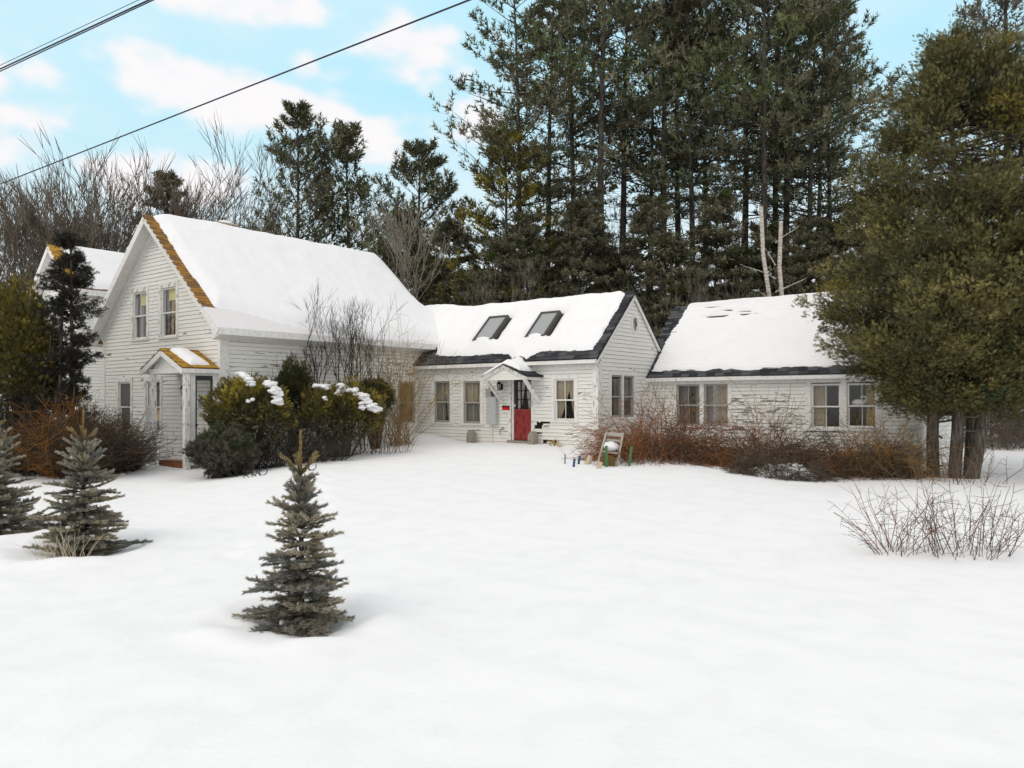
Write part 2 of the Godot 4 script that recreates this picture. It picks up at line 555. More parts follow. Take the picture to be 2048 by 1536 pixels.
# ------------------------------------------------------------------ boards, windows, roofs
# a clapboarded wall in its own axes: x along, y up, z outwards. profile(y) gives the left and right end at that height.
func wall(house: Node3D, at: Transform3D, y0: float, y1: float, step: float, profile: Callable, openings: Array, wear: Callable, holes := [], jut := 0.018) -> MeshInstance3D:
	var back := M.new()
	var ys := [y0, y1]
	var y := y0
	while y < y1:
		ys.push_back(y)
		y += 0.25
	for o: Rect2 in openings:
		for q: float in [o.position.y, o.end.y]:
			if q > y0 and q < y1:
				ys.push_back(q)
	ys.sort()
	for k in ys.size() - 1:
		var ya: float = ys[k]
		var yb: float = ys[k + 1]
		if yb - ya < 0.004:
			continue
		for s: Array in pieces(profile.call(ya), profile.call(yb), (ya + yb) * 0.5, openings, 0.0):
			back.hexa([Vector3(s[0], ya, -0.11), Vector3(s[2], yb, -0.11), Vector3(s[3], yb, -0.11), Vector3(s[1], ya, -0.11), Vector3(s[0], ya, -0.003), Vector3(s[2], yb, -0.003), Vector3(s[3], yb, -0.003), Vector3(s[1], ya, -0.003)])
	var w := part("wall", back, mats.sheathing, house, at)
	y = y0
	while y < y1 - 0.02:
		var yt := minf(y + step, y1)
		var lo: Vector2 = profile.call(y)
		var hi: Vector2 = profile.call(yt)
		for s: Array in pieces(lo, hi, (y + yt) * 0.5, openings + holes, 0.05):
			var cuts := [0.0]
			var l: float = s[1] - s[0]
			while l - cuts[-1] > 3.4:
				cuts.push_back(cuts[-1] + rr(1.5, 3.2))
			cuts.push_back(l)
			for k in cuts.size() - 1:
				var first: bool = k == 0
				var last: bool = k == cuts.size() - 2
				var xa: float = s[0] if first else s[0] + cuts[k] + 0.003
				var xb: float = s[1] if last else s[0] + cuts[k + 1]
				var ta: float = s[2] if first else xa
				var tb: float = s[3] if last else xb
				if xb - xa < 0.02 and tb - ta < 0.02:
					continue
				ta = minf(ta, tb)
				var m := M.new()
				m.off = Vector2(rr(0, 3), rr(0, 3))
				var sag := rr(-0.003, 0.003)
				var z := jut + rr(-0.003, 0.004)
				var yt2 := yt - 0.008  # slot over dark sheathing, made to draw the shadow line under each lap
				m.hexa([Vector3(xa, y + sag, 0), Vector3(ta, yt2 + sag, 0), Vector3(tb, yt2 - sag, 0), Vector3(xb, y - sag, 0), Vector3(xa, y + sag, z), Vector3(ta, yt2 + sag, 0.003), Vector3(tb, yt2 - sag, 0.003), Vector3(xb, y - sag, z + rr(-0.002, 0.003))])
				part("clapboard", m, mats[wear.call((xa + xb) * 0.5, y)], w)
		y += step
	return w

# what is left of a row between the ends lo (below) and hi (above) when the openings are cut out: [x0 below, x1 below, x0 above, x1 above]
func pieces(lo: Vector2, hi: Vector2, y: float, openings: Array, grow: float) -> Array:
	var out := [[lo.x, lo.y, hi.x, hi.y]]
	for o: Rect2 in openings:
		var g := grow if o.size.x > 0.5 and o.size.y > 0.4 else 0.0
		if y < o.position.y - g or y > o.end.y + g:
			continue
		var a := o.position.x - g
		var b := o.end.x + g
		var next := []
		for s: Array in out:
			if maxf(s[1], s[3]) <= a or minf(s[0], s[2]) >= b:
				next.push_back(s)
				continue
			if minf(s[0], s[2]) < a:
				next.push_back([minf(s[0], a), a, minf(s[2], a), a])
			if maxf(s[1], s[3]) > b:
				next.push_back([b, maxf(s[1], b), b, maxf(s[3], b)])
		out = next
	var keep := []
	for s: Array in out:
		if maxf(s[1] - s[0], s[3] - s[2]) > 0.01:
			keep.push_back(s)
	return keep

# one sash: a frame of four bars, with glazing bars between the panes
func sash(win: Node3D, x0: float, x1: float, y0: float, y1: float, z: float, lights: int, mat: Material, rows := 1, pane_mat := "glass") -> void:
	var m := M.new()
	var b := 0.042
	m.span(Vector3(x0, y0, z - 0.02), Vector3(x0 + b, y1, z + 0.02))
	m.span(Vector3(x1 - b, y0, z - 0.02), Vector3(x1, y1, z + 0.02))
	m.span(Vector3(x0 + b, y0, z - 0.018), Vector3(x1 - b, y0 + b * 1.1, z + 0.018))
	m.span(Vector3(x0 + b, y1 - b * 0.9, z - 0.018), Vector3(x1 - b, y1, z + 0.018))
	part("sash", m, mat, win)
	var pw := (x1 - x0 - 2.0 * b) / lights
	var ph := (y1 - y0 - 2.0 * b) / rows
	for r in rows:
		for k in lights:
			var xa := x0 + b + pw * k
			var ya := y0 + b * 1.1 + ph * r
			var p := M.new()
			p.face(Vector3(xa, ya, 0), Vector3(xa, ya + ph, 0), Vector3(xa + pw, ya + ph, 0), Vector3(xa + pw, ya, 0), Vector3.BACK)
			part("pane", p, mats[pane_mat], win, Transform3D(Basis.IDENTITY, Vector3(0, 0, z)))
			if k > 0:
				var q := M.new()
				q.span(Vector3(xa - 0.009, ya, z - 0.012), Vector3(xa + 0.009, ya + ph, z + 0.012))
				part("glazing_bar", q, mat, win)
		if r > 0:
			var q := M.new()
			q.span(Vector3(x0 + b, y0 + b * 1.1 + ph * r - 0.009, z - 0.014), Vector3(x1 - b, y0 + b * 1.1 + ph * r + 0.009, z + 0.014))
			part("glazing_bar", q, mat, win)

# folds of cloth hung behind the glass: pulled(f) moves the side edge inwards with f from 0 (top) to 1 (bottom)
func drape(win: Node3D, called: String, mat: String, x0: float, x1: float, y0: float, y1: float, z: float, fold := 0.07, pull_l := 0.0, pull_r := 0.0) -> void:
	var m := M.new()
	var w := x1 - x0
	var ph := rr(0, 6)
	m.grid(maxi(8, int(w / fold * 5.0)), 8, func(u: float, f: float) -> Vector3:
		var ya := y1 - (y1 - y0) * f
		var l := x0 + pull_l * w * pow(f, 1.3)
		var r := x1 - pull_r * w * pow(f, 1.3)
		return Vector3(lerpf(l, r, u), ya, z + 0.018 * sin(u * w / fold * TAU + ph + 0.6 * sin(f * 3.0)) + 0.008 * sin(u * w / fold * 2.3)))
	part(called, m, mats[mat], win)

# a sash window in a wall; the wall has the opening (x, y, w, h). style: casing widths and what hangs behind the glass
func window(house: Node3D, at: Transform3D, o: Rect2, style: Dictionary, label := "") -> Node3D:
	var win := Node3D.new()
	win.name = "window"
	house.add_child(win, true)
	win.transform = at
	if label:
		win.set_meta("label", label)
	var cw: float = style.get("casing", 0.125)
	var x0 := o.position.x
	var x1 := o.end.x
	var y0 := o.position.y
	var y1 := o.end.y
	var trim: Material = mats[style.get("trim", "trim")]
	if cw > 0.0:
		var zf := 0.034
		var i := 0
		for q: Array in [[x0 - cw, x0, y0, y1], [x1, x1 + cw, y0, y1], [x0 - cw, x1 + cw, y1, y1 + cw * 1.15]]:
			var m := M.new()
			m.off = Vector2(rr(0, 2), rr(0, 2))
			m.span(Vector3(q[0], q[2], -0.02), Vector3(q[1], q[3], zf + (0.004 if i == 2 else 0.0)))
			part("casing", m, trim, win)
			i += 1
		var s := M.new()
		s.span(Vector3(x0 - cw - 0.03, y0 - 0.055, -0.06), Vector3(x1 + cw + 0.03, y0 - 0.002, 0.062))
		part("sill", s, trim, win)
	var jam := M.new()
	jam.span(Vector3(x0, y0, -0.14), Vector3(x0 + 0.018, y1, -0.004))
	jam.span(Vector3(x1 - 0.018, y0, -0.14), Vector3(x1, y1, -0.004))
	jam.span(Vector3(x0 + 0.018, y1 - 0.018, -0.14), Vector3(x1 - 0.018, y1, -0.004))
	jam.span(Vector3(x0 + 0.018, y0, -0.14), Vector3(x1 - 0.018, y0 + 0.02, -0.004))
	part("frame", jam, mats[style.get("sash", "sash_white")], win)
	var a := x0 + 0.019
	var b := x1 - 0.019
	var mid := y0 + (y1 - y0) * 0.49
	var sm: Material = mats[style.get("sash", "sash_white")]
	var lights: int = style.get("lights", 2)
	sash(win, a, b, mid - 0.02, y1 - 0.02, -0.030, lights, sm, 1, style.get("upper", "glass"))
	sash(win, a, b, y0 + 0.022, mid + 0.022, -0.072, lights, sm, 1, style.get("lower", "glass"))
	return win

# a sloping roof: overlapping courses. `at` has x along the eave, y up the slope, z out of the roof. spots: rectangles of bare roof (x, y up the slope)
func shingles(roof: Node3D, at: Transform3D, spots: Array, course: float, tab: float, names: Array, limit := 300) -> void:
	var shapes := []
	for k in 4:
		var m := M.new()
		var w := tab - 0.006 - 0.004 * k
		var h := course * 1.12
		var lift := 0.016 + 0.004 * (k % 3)
		m.hexa([Vector3(-w / 2, 0, 0.003), Vector3(-w / 2, h, 0.001), Vector3(w / 2, h, 0.001), Vector3(w / 2, 0, 0.003), Vector3(-w / 2, 0, lift), Vector3(-w / 2, h, 0.006), Vector3(w / 2, h, 0.006), Vector3(w / 2, 0, lift - 0.002)])
		shapes.push_back(m.mesh())
	var made := 0
	for sp: Rect2 in spots:
		var rows := int(round(sp.size.y / course))
		for r in rows:
			var y := sp.position.y + r * course
			var n := maxi(1, int(round(sp.size.x / tab)))
			for k in n:
				var half := 0.5 if r % 2 == 0 else 0.0
				var x := sp.position.x + (k + 0.25 + half * 0.5) * sp.size.x / n
				if made >= limit:
					return
				part_mesh("shingle", shapes[rng.randi() % 4], mats[names[rng.randi() % names.size()]], roof, at * Transform3D(Basis(Vector3.BACK, rr(-0.012, 0.012)), Vector3(x, y + rr(-0.006, 0.006), 0.0)))
				made += 1

# a roof's snow: c runs across (below zero on the far slope), a along the ridge; height above the roof from thick(a, c)
func snow_cover(called: String, label: String, at: Transform3D, a0: float, a1: float, c0: float, c1: float, na: int, nc: int, place: Callable, thick: Callable) -> void:
	var m := M.new()
	m.grid(na, nc, func(u: float, w: float) -> Vector3:
		var a := lerpf(a0, a1, u)
		var c := lerpf(c0, c1, w)
		var p: Vector3 = place.call(a, c)
		var h: float = thick.call(a, c)
		return p + Vector3.UP * maxf(h, -0.07))
	single(called, label, "snow", m, mats.snow, at, "snow lying on the farmhouse roofs")

func edge(x: float, w: float) -> float:
	var f := clampf(x / w, -1.0, 1.0)
	return signf(f) * sqrt(absf(f))
# ------------------------------------------------------------------ the farmhouse (house axes; z = -b)
func trim_bar(house: Node3D, called: String, a: Vector3, b: Vector3, w: float, h: float, mat := "trim", up := Vector3.UP) -> void:
	var m := M.new()
	m.off = Vector2(rr(0, 3), rr(0, 3))
	m.bar(a, b, w, h, up)
	part(called, m, mats[mat], house)

func trim_box(house: Node3D, called: String, a: Vector3, b: Vector3, mat := "trim") -> void:
	var m := M.new()
	m.off = Vector2(rr(0, 3), rr(0, 3))
	m.span(a, b)
	part(called, m, mats[mat], house)

# four corners of a sloping sheet (seen from above, clockwise), given a thickness downwards
func sheet(m: M, p: Array, thick: float) -> void:
	var d := Vector3.DOWN * thick
	m.hexa([p[0] + d, p[1] + d, p[2] + d, p[3] + d, p[0], p[1], p[2], p[3]])

func main_house() -> void:
	var h := thing("main_house", "tall white clapboard farmhouse with steep gable front and two upstairs windows", "house", HOUSE)
	var front := Transform3D(Basis.IDENTITY, Vector3.ZERO)
	var up1 := Rect2(-5.23, 4.30, 0.90, 1.56)
	var up2 := Rect2(-3.40, 4.28, 0.92, 1.57)
	var low1 := Rect2(-6.24, 1.22, 0.84, 1.68)
	var low2 := Rect2(-4.36, 1.24, 0.90, 1.66)
	var prof := func(y: float) -> Vector2:
		if y < 4.86:
			return Vector2(-7.25, -0.1)
		var k := (8.02 - y) / 0.91
		return Vector2(-3.67 - k, minf(-3.67 + k, -0.1))
	wall(h, front, 0.05, 7.98, 0.124, prof, [up1, up2, low1, low2], func(x: float, y: float) -> String:
		var f := rng.randf()
		if y > 2.5 and y < 3.3 and f < 0.45:
			return "paint_worn"
		if y > 3.9 and y < 4.5 and x > -2.2 and f < 0.6:
			return "paint_worn"
		return "paint_worn" if f < 0.10 else "paint")
	# a louvred vent under the peak
	var vent := M.new()
	for k in 5:
		var y := 7.22 + 0.085 * k
		var w := (7.86 - y) / 0.91 * 0.8
		vent.bar(Vector3(-3.67 - w, y, 0.03), Vector3(-3.67 + w, y, 0.03), 0.05, 0.012)
	part("vent", vent, mats.trim_worn, h)
	# the long side towards the yard
	var side := Transform3D(Basis(Vector3(0, 0, -1), Vector3.UP, Vector3(1, 0, 0)), Vector3.ZERO)
	var s1 := Rect2(5.15, 1.45, 0.82, 1.45)
	var s2 := Rect2(7.14, 1.46, 0.82, 1.50)
	wall(h, side, 0.05, 4.22, 0.124, func(_y: float) -> Vector2: return Vector2(0.26, 9.0), [s1, s2], func(x: float, y: float) -> String:
		var f := rng.randf()
		if x > 6.6 and y > 3.0:
			return "paint_bare" if f < 0.6 else "paint_worn"
		if y > 3.0 and y < 3.75 and x < 4.2:
			return "paint_worn" if f < 0.85 else "paint_bare"
		return "paint_worn" if f < 0.45 else "paint")
	# plain far and left walls close the house
	var far := M.new()
	far.hexa([Vector3(-7.3, 0, -9.1), Vector3(-7.3, 4.9, -9.1), Vector3(0, 4.9, -9.1), Vector3(0, 0, -9.1), Vector3(-7.3, 0, -9.0), Vector3(-7.3, 4.9, -9.0), Vector3(0, 4.9, -9.0), Vector3(0, 0, -9.0)])
	far.hexa([Vector3(-7.2, 4.9, -9.1), Vector3(-3.8, 8.0, -9.1), Vector3(-3.5, 8.0, -9.1), Vector3(-0.1, 4.9, -9.1), Vector3(-7.2, 4.9, -9.0), Vector3(-3.8, 8.0, -9.0), Vector3(-3.5, 8.0, -9.0), Vector3(-0.1, 4.9, -9.0)])
	part("wall", far, mats.paint, h)
	trim_box(h, "wall", Vector3(-7.35, 0, -9.0), Vector3(-7.25, 4.75, -0.12), "paint")
	var floors := M.new()
	floors.span(Vector3(-7.2, 0.9, -8.95), Vector3(-0.15, 1.0, -0.15))
	floors.span(Vector3(-7.2, 3.45, -8.95), Vector3(-0.15, 3.6, -0.15))
	part("floor", floors, mats.inside_wall, h)
	# corner boards, frieze, rake and eave
	trim_box(h, "corner_board", Vector3(-0.1, 0.0, -0.09), Vector3(0.03, 4.42, 0.034))
	trim_box(h, "corner_board", Vector3(-0.09, 0.0, -0.26), Vector3(0.034, 4.2, -0.092))
	trim_box(h, "corner_board", Vector3(-7.36, 0.0, -0.1), Vector3(-7.24, 4.6, 0.034))
	var ridge := Vector3(-3.67, 8.2, 0)
	var er := Vector3(0.55, 4.36, 0)
	var el := Vector3(-7.89, 4.36, 0)
	var roof := M.new()
	for q: Array in [[ridge, er], [ridge, el]]:
		sheet(roof, [q[0] + Vector3(0, 0, 0.42), q[0] + Vector3(0, 0, -9.53), q[1] + Vector3(0, 0, -9.53), q[1] + Vector3(0, 0, 0.42)], 0.10)
	var rf := part("roof", roof, mats.lichen_b, h)
	for q: Array in [[er, 1.0], [el, -1.0]]:
		var e: Vector3 = q[0]
		var low := Vector3(0, -0.11, 0)
		var out: Vector3 = Vector3(0.0, 0, 0.0)
		trim_bar(h, "rake_board", ridge + low + Vector3(0, -0.035, 0.435), e + low + Vector3(0, -0.035, 0.435), 0.035, 0.21, "trim", Vector3.BACK.cross((e - ridge).normalized()))
		var so := M.new()
		sheet(so, [ridge + low + Vector3(0, 0, 0.42), ridge + low + Vector3(0, 0, 0.0), e + low + Vector3(0, 0, 0.0), e + low + Vector3(0, 0, 0.42)], 0.02)
		part("soffit", so, mats.trim, h)
		trim_bar(h, "frieze_board", ridge + Vector3(0, -0.27, 0.022), Vector3(-3.67 + q[1] * 3.85, 8.2 - 0.91 * 3.85 - 0.27, 0.022), 0.04, 0.22, "trim", Vector3.BACK.cross((e - ridge).normalized()))
		# the eave: fascia and a boxed soffit
		trim_box(h, "fascia", Vector3(e.x - 0.02, e.y - 0.20, -9.5), Vector3(e.x + 0.02, e.y - 0.005, 0.41))
	var bs := M.new()
	bs.hexa([Vector3(0.02, 4.04, 0.3), Vector3(0.02, 4.40, 0.3), Vector3(0.52, 4.24, 0.3), Vector3(0.52, 4.17, 0.3), Vector3(0.02, 4.04, -9.45), Vector3(0.02, 4.40, -9.45), Vector3(0.52, 4.24, -9.45), Vector3(0.52, 4.17, -9.45)])
	part("soffit", bs, mats.trim, h)
	# lichen-covered shingles along the bare rake, and the metal strip along the eave
	var slope := Transform3D(Basis(Vector3(0, 0, -1), Vector3(-1, 0.91, 0).normalized(), Vector3(0.91, 1, 0).normalized()), Vector3(0.55, 4.36, 0.475))
	shingles(rf, slope, [Rect2(0.0, 0.93, 0.44, 4.72)], 0.135, 0.27, ["lichen_a", "lichen_b", "lichen_b", "lichen_a", "lichen_b"])
	for k in 9:
		var m := M.new()
		m.span(Vector3(k * 1.105 + 0.012, -0.02, 0.006), Vector3(k * 1.105 + 1.093, 0.93, 0.012))
		m.span(Vector3(k * 1.105 + 1.08, -0.02, 0.006), Vector3(k * 1.105 + 1.108, 0.93, 0.028))
		part("metal_panel", m, mats.metal_flashing, rf, slope)
	# windows
	var w1 := window(h, front, up1, {"casing": 0.13, "trim": "trim_worn"}, "upper left window with yellow blind")
	drape(w1, "blind", "blind_yellow", -5.0, -4.36, 5.42, 5.82, -0.13, 0.5)
	drape(w1, "curtain", "curtain_grey", -5.1, -4.85, 4.3, 5.5, -0.17, 0.09, 0.0, 0.1)
	var w2 := window(h, front, up2, {"casing": 0.13, "trim": "trim_worn", "lights": 1})
	drape(w2, "blind", "blind_yellow", -3.2, -2.5, 5.45, 5.82, -0.13, 0.5)
	drape(w2, "curtain", "curtain_gold", -3.1, -2.86, 4.3, 5.6, -0.17, 0.09, 0.0, 0.25)
	drape(w2, "curtain", "curtain_grey", -3.38, -3.2, 4.3, 5.8, -0.19, 0.07)
	var w3 := window(h, front, low1, {"casing": 0.13, "trim": "trim_worn", "lights": 1, "upper": "screen_mesh", "lower": "screen_mesh"}, "window covered by a grey insect screen")
	w3.set_meta("label", "window covered by a grey insect screen")
	var w4 := window(h, front, low2, {"casing": 0.13, "trim": "trim_worn", "lights": 1})
	drape(w4, "curtain", "curtain_grey", -4.3, -3.8, 2.1, 2.8, -0.15, 0.08)
	drape(w4, "panel", "amber_panel", -4.2, -3.5, 1.62, 2.02, -0.12, 0.9)
	var w5 := window(h, side, s1, {"casing": 0.12})
	drape(w5, "blind", "blind_blue", 5.18, 5.5, 2.3, 2.86, -0.12, 0.5)
	drape(w5, "curtain", "curtain_grey", 5.55, 5.9, 1.5, 2.86, -0.15, 0.09)
	var w6 := window(h, side, s2, {"casing": 0.13, "sash": "sash_grey", "lights": 1}, "window with a brown curtain, beside the inner corner")
	drape(w6, "curtain", "curtain_brown", 7.18, 7.94, 1.5, 2.9, -0.12, 0.12)
	# chimney just showing over the ridge
	var ch := M.new()
	ch.span(Vector3(-4.95, 6.2, -3.35), Vector3(-4.35, 8.60, -2.55))
	var cm := part("chimney", ch, mats.mortar, h)
	for row in 9:
		var y := 7.86 + row * 0.082
		for s in 4:
			for k in 3:
				var m := M.new()
				m.off = Vector2(rr(0, 2), rr(0, 2))
				var sh := (0.25 if row % 2 else 0.0)
				var t := (k + 0.5 + (sh - 0.12) * 0.6) / 3.0
				var long := s % 2 == 0
				var at := Vector3(lerpf(-4.95, -4.35, t), y, -2.55 if s == 0 else -3.35) if long else Vector3(-4.95 if s == 1 else -4.35, y, lerpf(-3.35, -2.55, t))
				m.box(at, Vector3(0.185 if long else 0.02, 0.068, 0.02 if long else 0.215))
				part("brick", m, mats[["brick_c", "brick_c", "brick_a"][rng.randi() % 3]], cm)
	var cs := M.new()
	cs.lump(Vector3(-4.62, 8.60, -3.0), Vector3(0.26, 0.12, 0.32), wob2, 0.2, 16, 10, 3.0)
	part("snow_cap", cs, mats.snow, cm)
	porch(h)

func porch(h: Node3D) -> void:
	var ca := -1.2
	var p := Node3D.new()
	p.name = "porch"
	h.add_child(p)
	p.set_meta("label", "small gabled entry porch with two posts")
	for x: float in [-2.02, -0.13]:
		trim_box(p, "post", Vector3(x - 0.075, 0.16, 0.92), Vector3(x + 0.075, 3.06, 1.07), "trim_worn")
	trim_box(p, "beam", Vector3(-2.1, 3.05, 0.9), Vector3(-0.04, 3.2, 1.07))
	trim_box(p, "beam", Vector3(-0.24, 3.05, 0.02), Vector3(-0.05, 3.2, 0.9))
	trim_box(p, "beam", Vector3(-2.1, 3.05, 0.02), Vector3(-1.92, 3.2, 0.9))
	trim_box(p, "ceiling", Vector3(-1.92, 3.12, 0.03), Vector3(-0.24, 3.15, 0.9), "paint")
	for k in 5:
		var y := 3.2 + k * 0.105
		var w0 := (3.72 - y) * 1.72
		var w1 := maxf(0.02, (3.72 - y - 0.105) * 1.72)
		if w0 < 0.1:
			break
		var m := M.new()
		m.off = Vector2(rr(0, 2), rr(0, 2))
		m.hexa([Vector3(ca - w0, y, 0.97), Vector3(ca - w1, y + 0.105, 0.97), Vector3(ca + w1, y + 0.105, 0.97), Vector3(ca + w0, y, 0.97), Vector3(ca - w0, y, 1.0), Vector3(ca - w1, y + 0.105, 0.985), Vector3(ca + w1, y + 0.105, 0.985), Vector3(ca + w0, y, 1.0)])
		part("clapboard", m, mats.paint_worn if k == 0 else mats.paint, p)
	var top := Vector3(ca, 3.78, 0)
	var rm := M.new()
	for s: float in [-1.0, 1.0]:
		var e := Vector3(ca + s * 1.2, 3.21, 0)
		sheet(rm, [top + Vector3(0, 0, 1.19), top + Vector3(0, 0, 0.02), e + Vector3(0, 0, 0.02), e + Vector3(0, 0, 1.19)], 0.05)
		trim_bar(p, "rake_board", top + Vector3(0, -0.13, 1.185), e + Vector3(0, -0.13, 1.185), 0.03, 0.15, "trim", Vector3.BACK.cross((e - top).normalized()))
		trim_bar(p, "soffit", top + Vector3(0, -0.09, 1.08), e + Vector3(0, -0.09, 1.08), 0.20, 0.02, "trim", Vector3.UP)
		trim_box(p, "fascia", Vector3(e.x - 0.015, e.y - 0.16, 0.03), Vector3(e.x + 0.012, e.y - 0.04, 1.17))
	var rf := part("porch_roof", rm, mats.lichen_b, h)
	var dn := Vector2(1.2, 0.57).normalized()
	var sl := Transform3D(Basis(Vector3(0, 0, -1), Vector3(-dn.x, dn.y, 0), Vector3(dn.y, dn.x, 0)), Vector3(ca + 1.21, 3.205, 1.20))
	shingles(rf, sl, [Rect2(0, 0, 1.18, 1.33)], 0.133, 0.168, ["lichen_c", "lichen_a", "lichen_c", "lichen_c"])
	var sl2 := Transform3D(Basis(Vector3(0, 0, 1), Vector3(dn.x, dn.y, 0), Vector3(-dn.y, dn.x, 0)), Vector3(ca - 1.21, 3.205, 0.02))
	shingles(rf, sl2, [Rect2(0, 0, 1.18, 1.33)], 0.19, 0.3, ["lichen_b", "lichen_a"])
	# the glazed side panel towards the yard
	var dx := -0.14
	for q: Array in [[0.0, 0.17, 0.4, 3.05], [0.73, 0.88, 0.4, 3.05]]:
		trim_box(p, "panel_post", Vector3(dx - 0.05, q[2], q[0]), Vector3(dx + 0.03, q[3], q[1]))
	trim_box(p, "panel_head", Vector3(dx - 0.05, 2.98, 0.17), Vector3(dx + 0.028, 3.05, 0.73))
	var dm := M.new()
	for q: Array in [[0.17, 0.23, 0.45, 2.98], [0.67, 0.73, 0.45, 2.98], [0.23, 0.67, 2.84, 2.98], [0.23, 0.67, 0.45, 1.0]]:
		dm.span(Vector3(dx - 0.03, q[2], q[0]), Vector3(dx + 0.005, q[3], q[1]))
	var door := part("storm_door", dm, mats.dark_frame, h, Transform3D.IDENTITY, "dark framed storm door of the porch")
	var pm := M.new()
	pm.face(Vector3(0, 1.0, 0.23), Vector3(0, 2.84, 0.23), Vector3(0, 2.84, 0.67), Vector3(0, 1.0, 0.67), Vector3.RIGHT)
	part("pane", pm, mats.glass, door, Transform3D(Basis.IDENTITY, Vector3(dx - 0.012, 0, 0)))
	var kb := M.new()
	kb.lump(Vector3(dx + 0.04, 1.55, 0.70), Vector3(0.035, 0.035, 0.035), wob, 0.0, 8, 6)
	part("handle", kb, mats.black_iron, door)
	# brick platform and step
	var core := M.new()
	core.span(Vector3(-1.85, -0.1, 0.06), Vector3(-0.26, 0.455, 0.90))
	core.span(Vector3(-2.0, -0.1, 0.9), Vector3(-0.22, 0.25, 1.32))
	var st := part("brick_steps", core, mats.mortar, h)
	for q: Array in [[-1.86, -0.25, 0.91, 0.26, 2, 0.46], [-2.01, -0.21, 1.33, 0.03, 3, 0.255]]:
		for row in q[4]:
			var n := 8
			for k in n:
				var m := M.new()
				m.off = Vector2(rr(0, 2), rr(0, 2))
				var w: float = (q[1] - q[0]) / n
				var x: float = q[0] + (k + 0.5) * w + (0.25 * w if row % 2 else -0.0)
				if x + w * 0.5 > q[1] + 0.02:
					continue
				m.box(Vector3(x, q[3] + row * 0.084 + 0.036, q[2] - 0.045 + rr(-0.006, 0.006)), Vector3(w - 0.014, 0.068, 0.10))
				part("brick", m, mats[["brick_a", "brick_b", "brick_c", "brick_a"][rng.randi() % 4]], st)
		# the bricks laid on edge along the tread
		for k in 20:
			var m := M.new()
			m.off = Vector2(rr(0, 2), rr(0, 2))
			var w: float = (q[1] - q[0]) / 20.0
			m.box(Vector3(q[0] + (k + 0.5) * w, q[5] + rr(-0.003, 0.003), q[2] - 0.12), Vector3(w - 0.011, 0.05, 0.25))
			part("brick", m, mats[["brick_a", "brick_b", "brick_c", "brick_a"][rng.randi() % 4]], st)

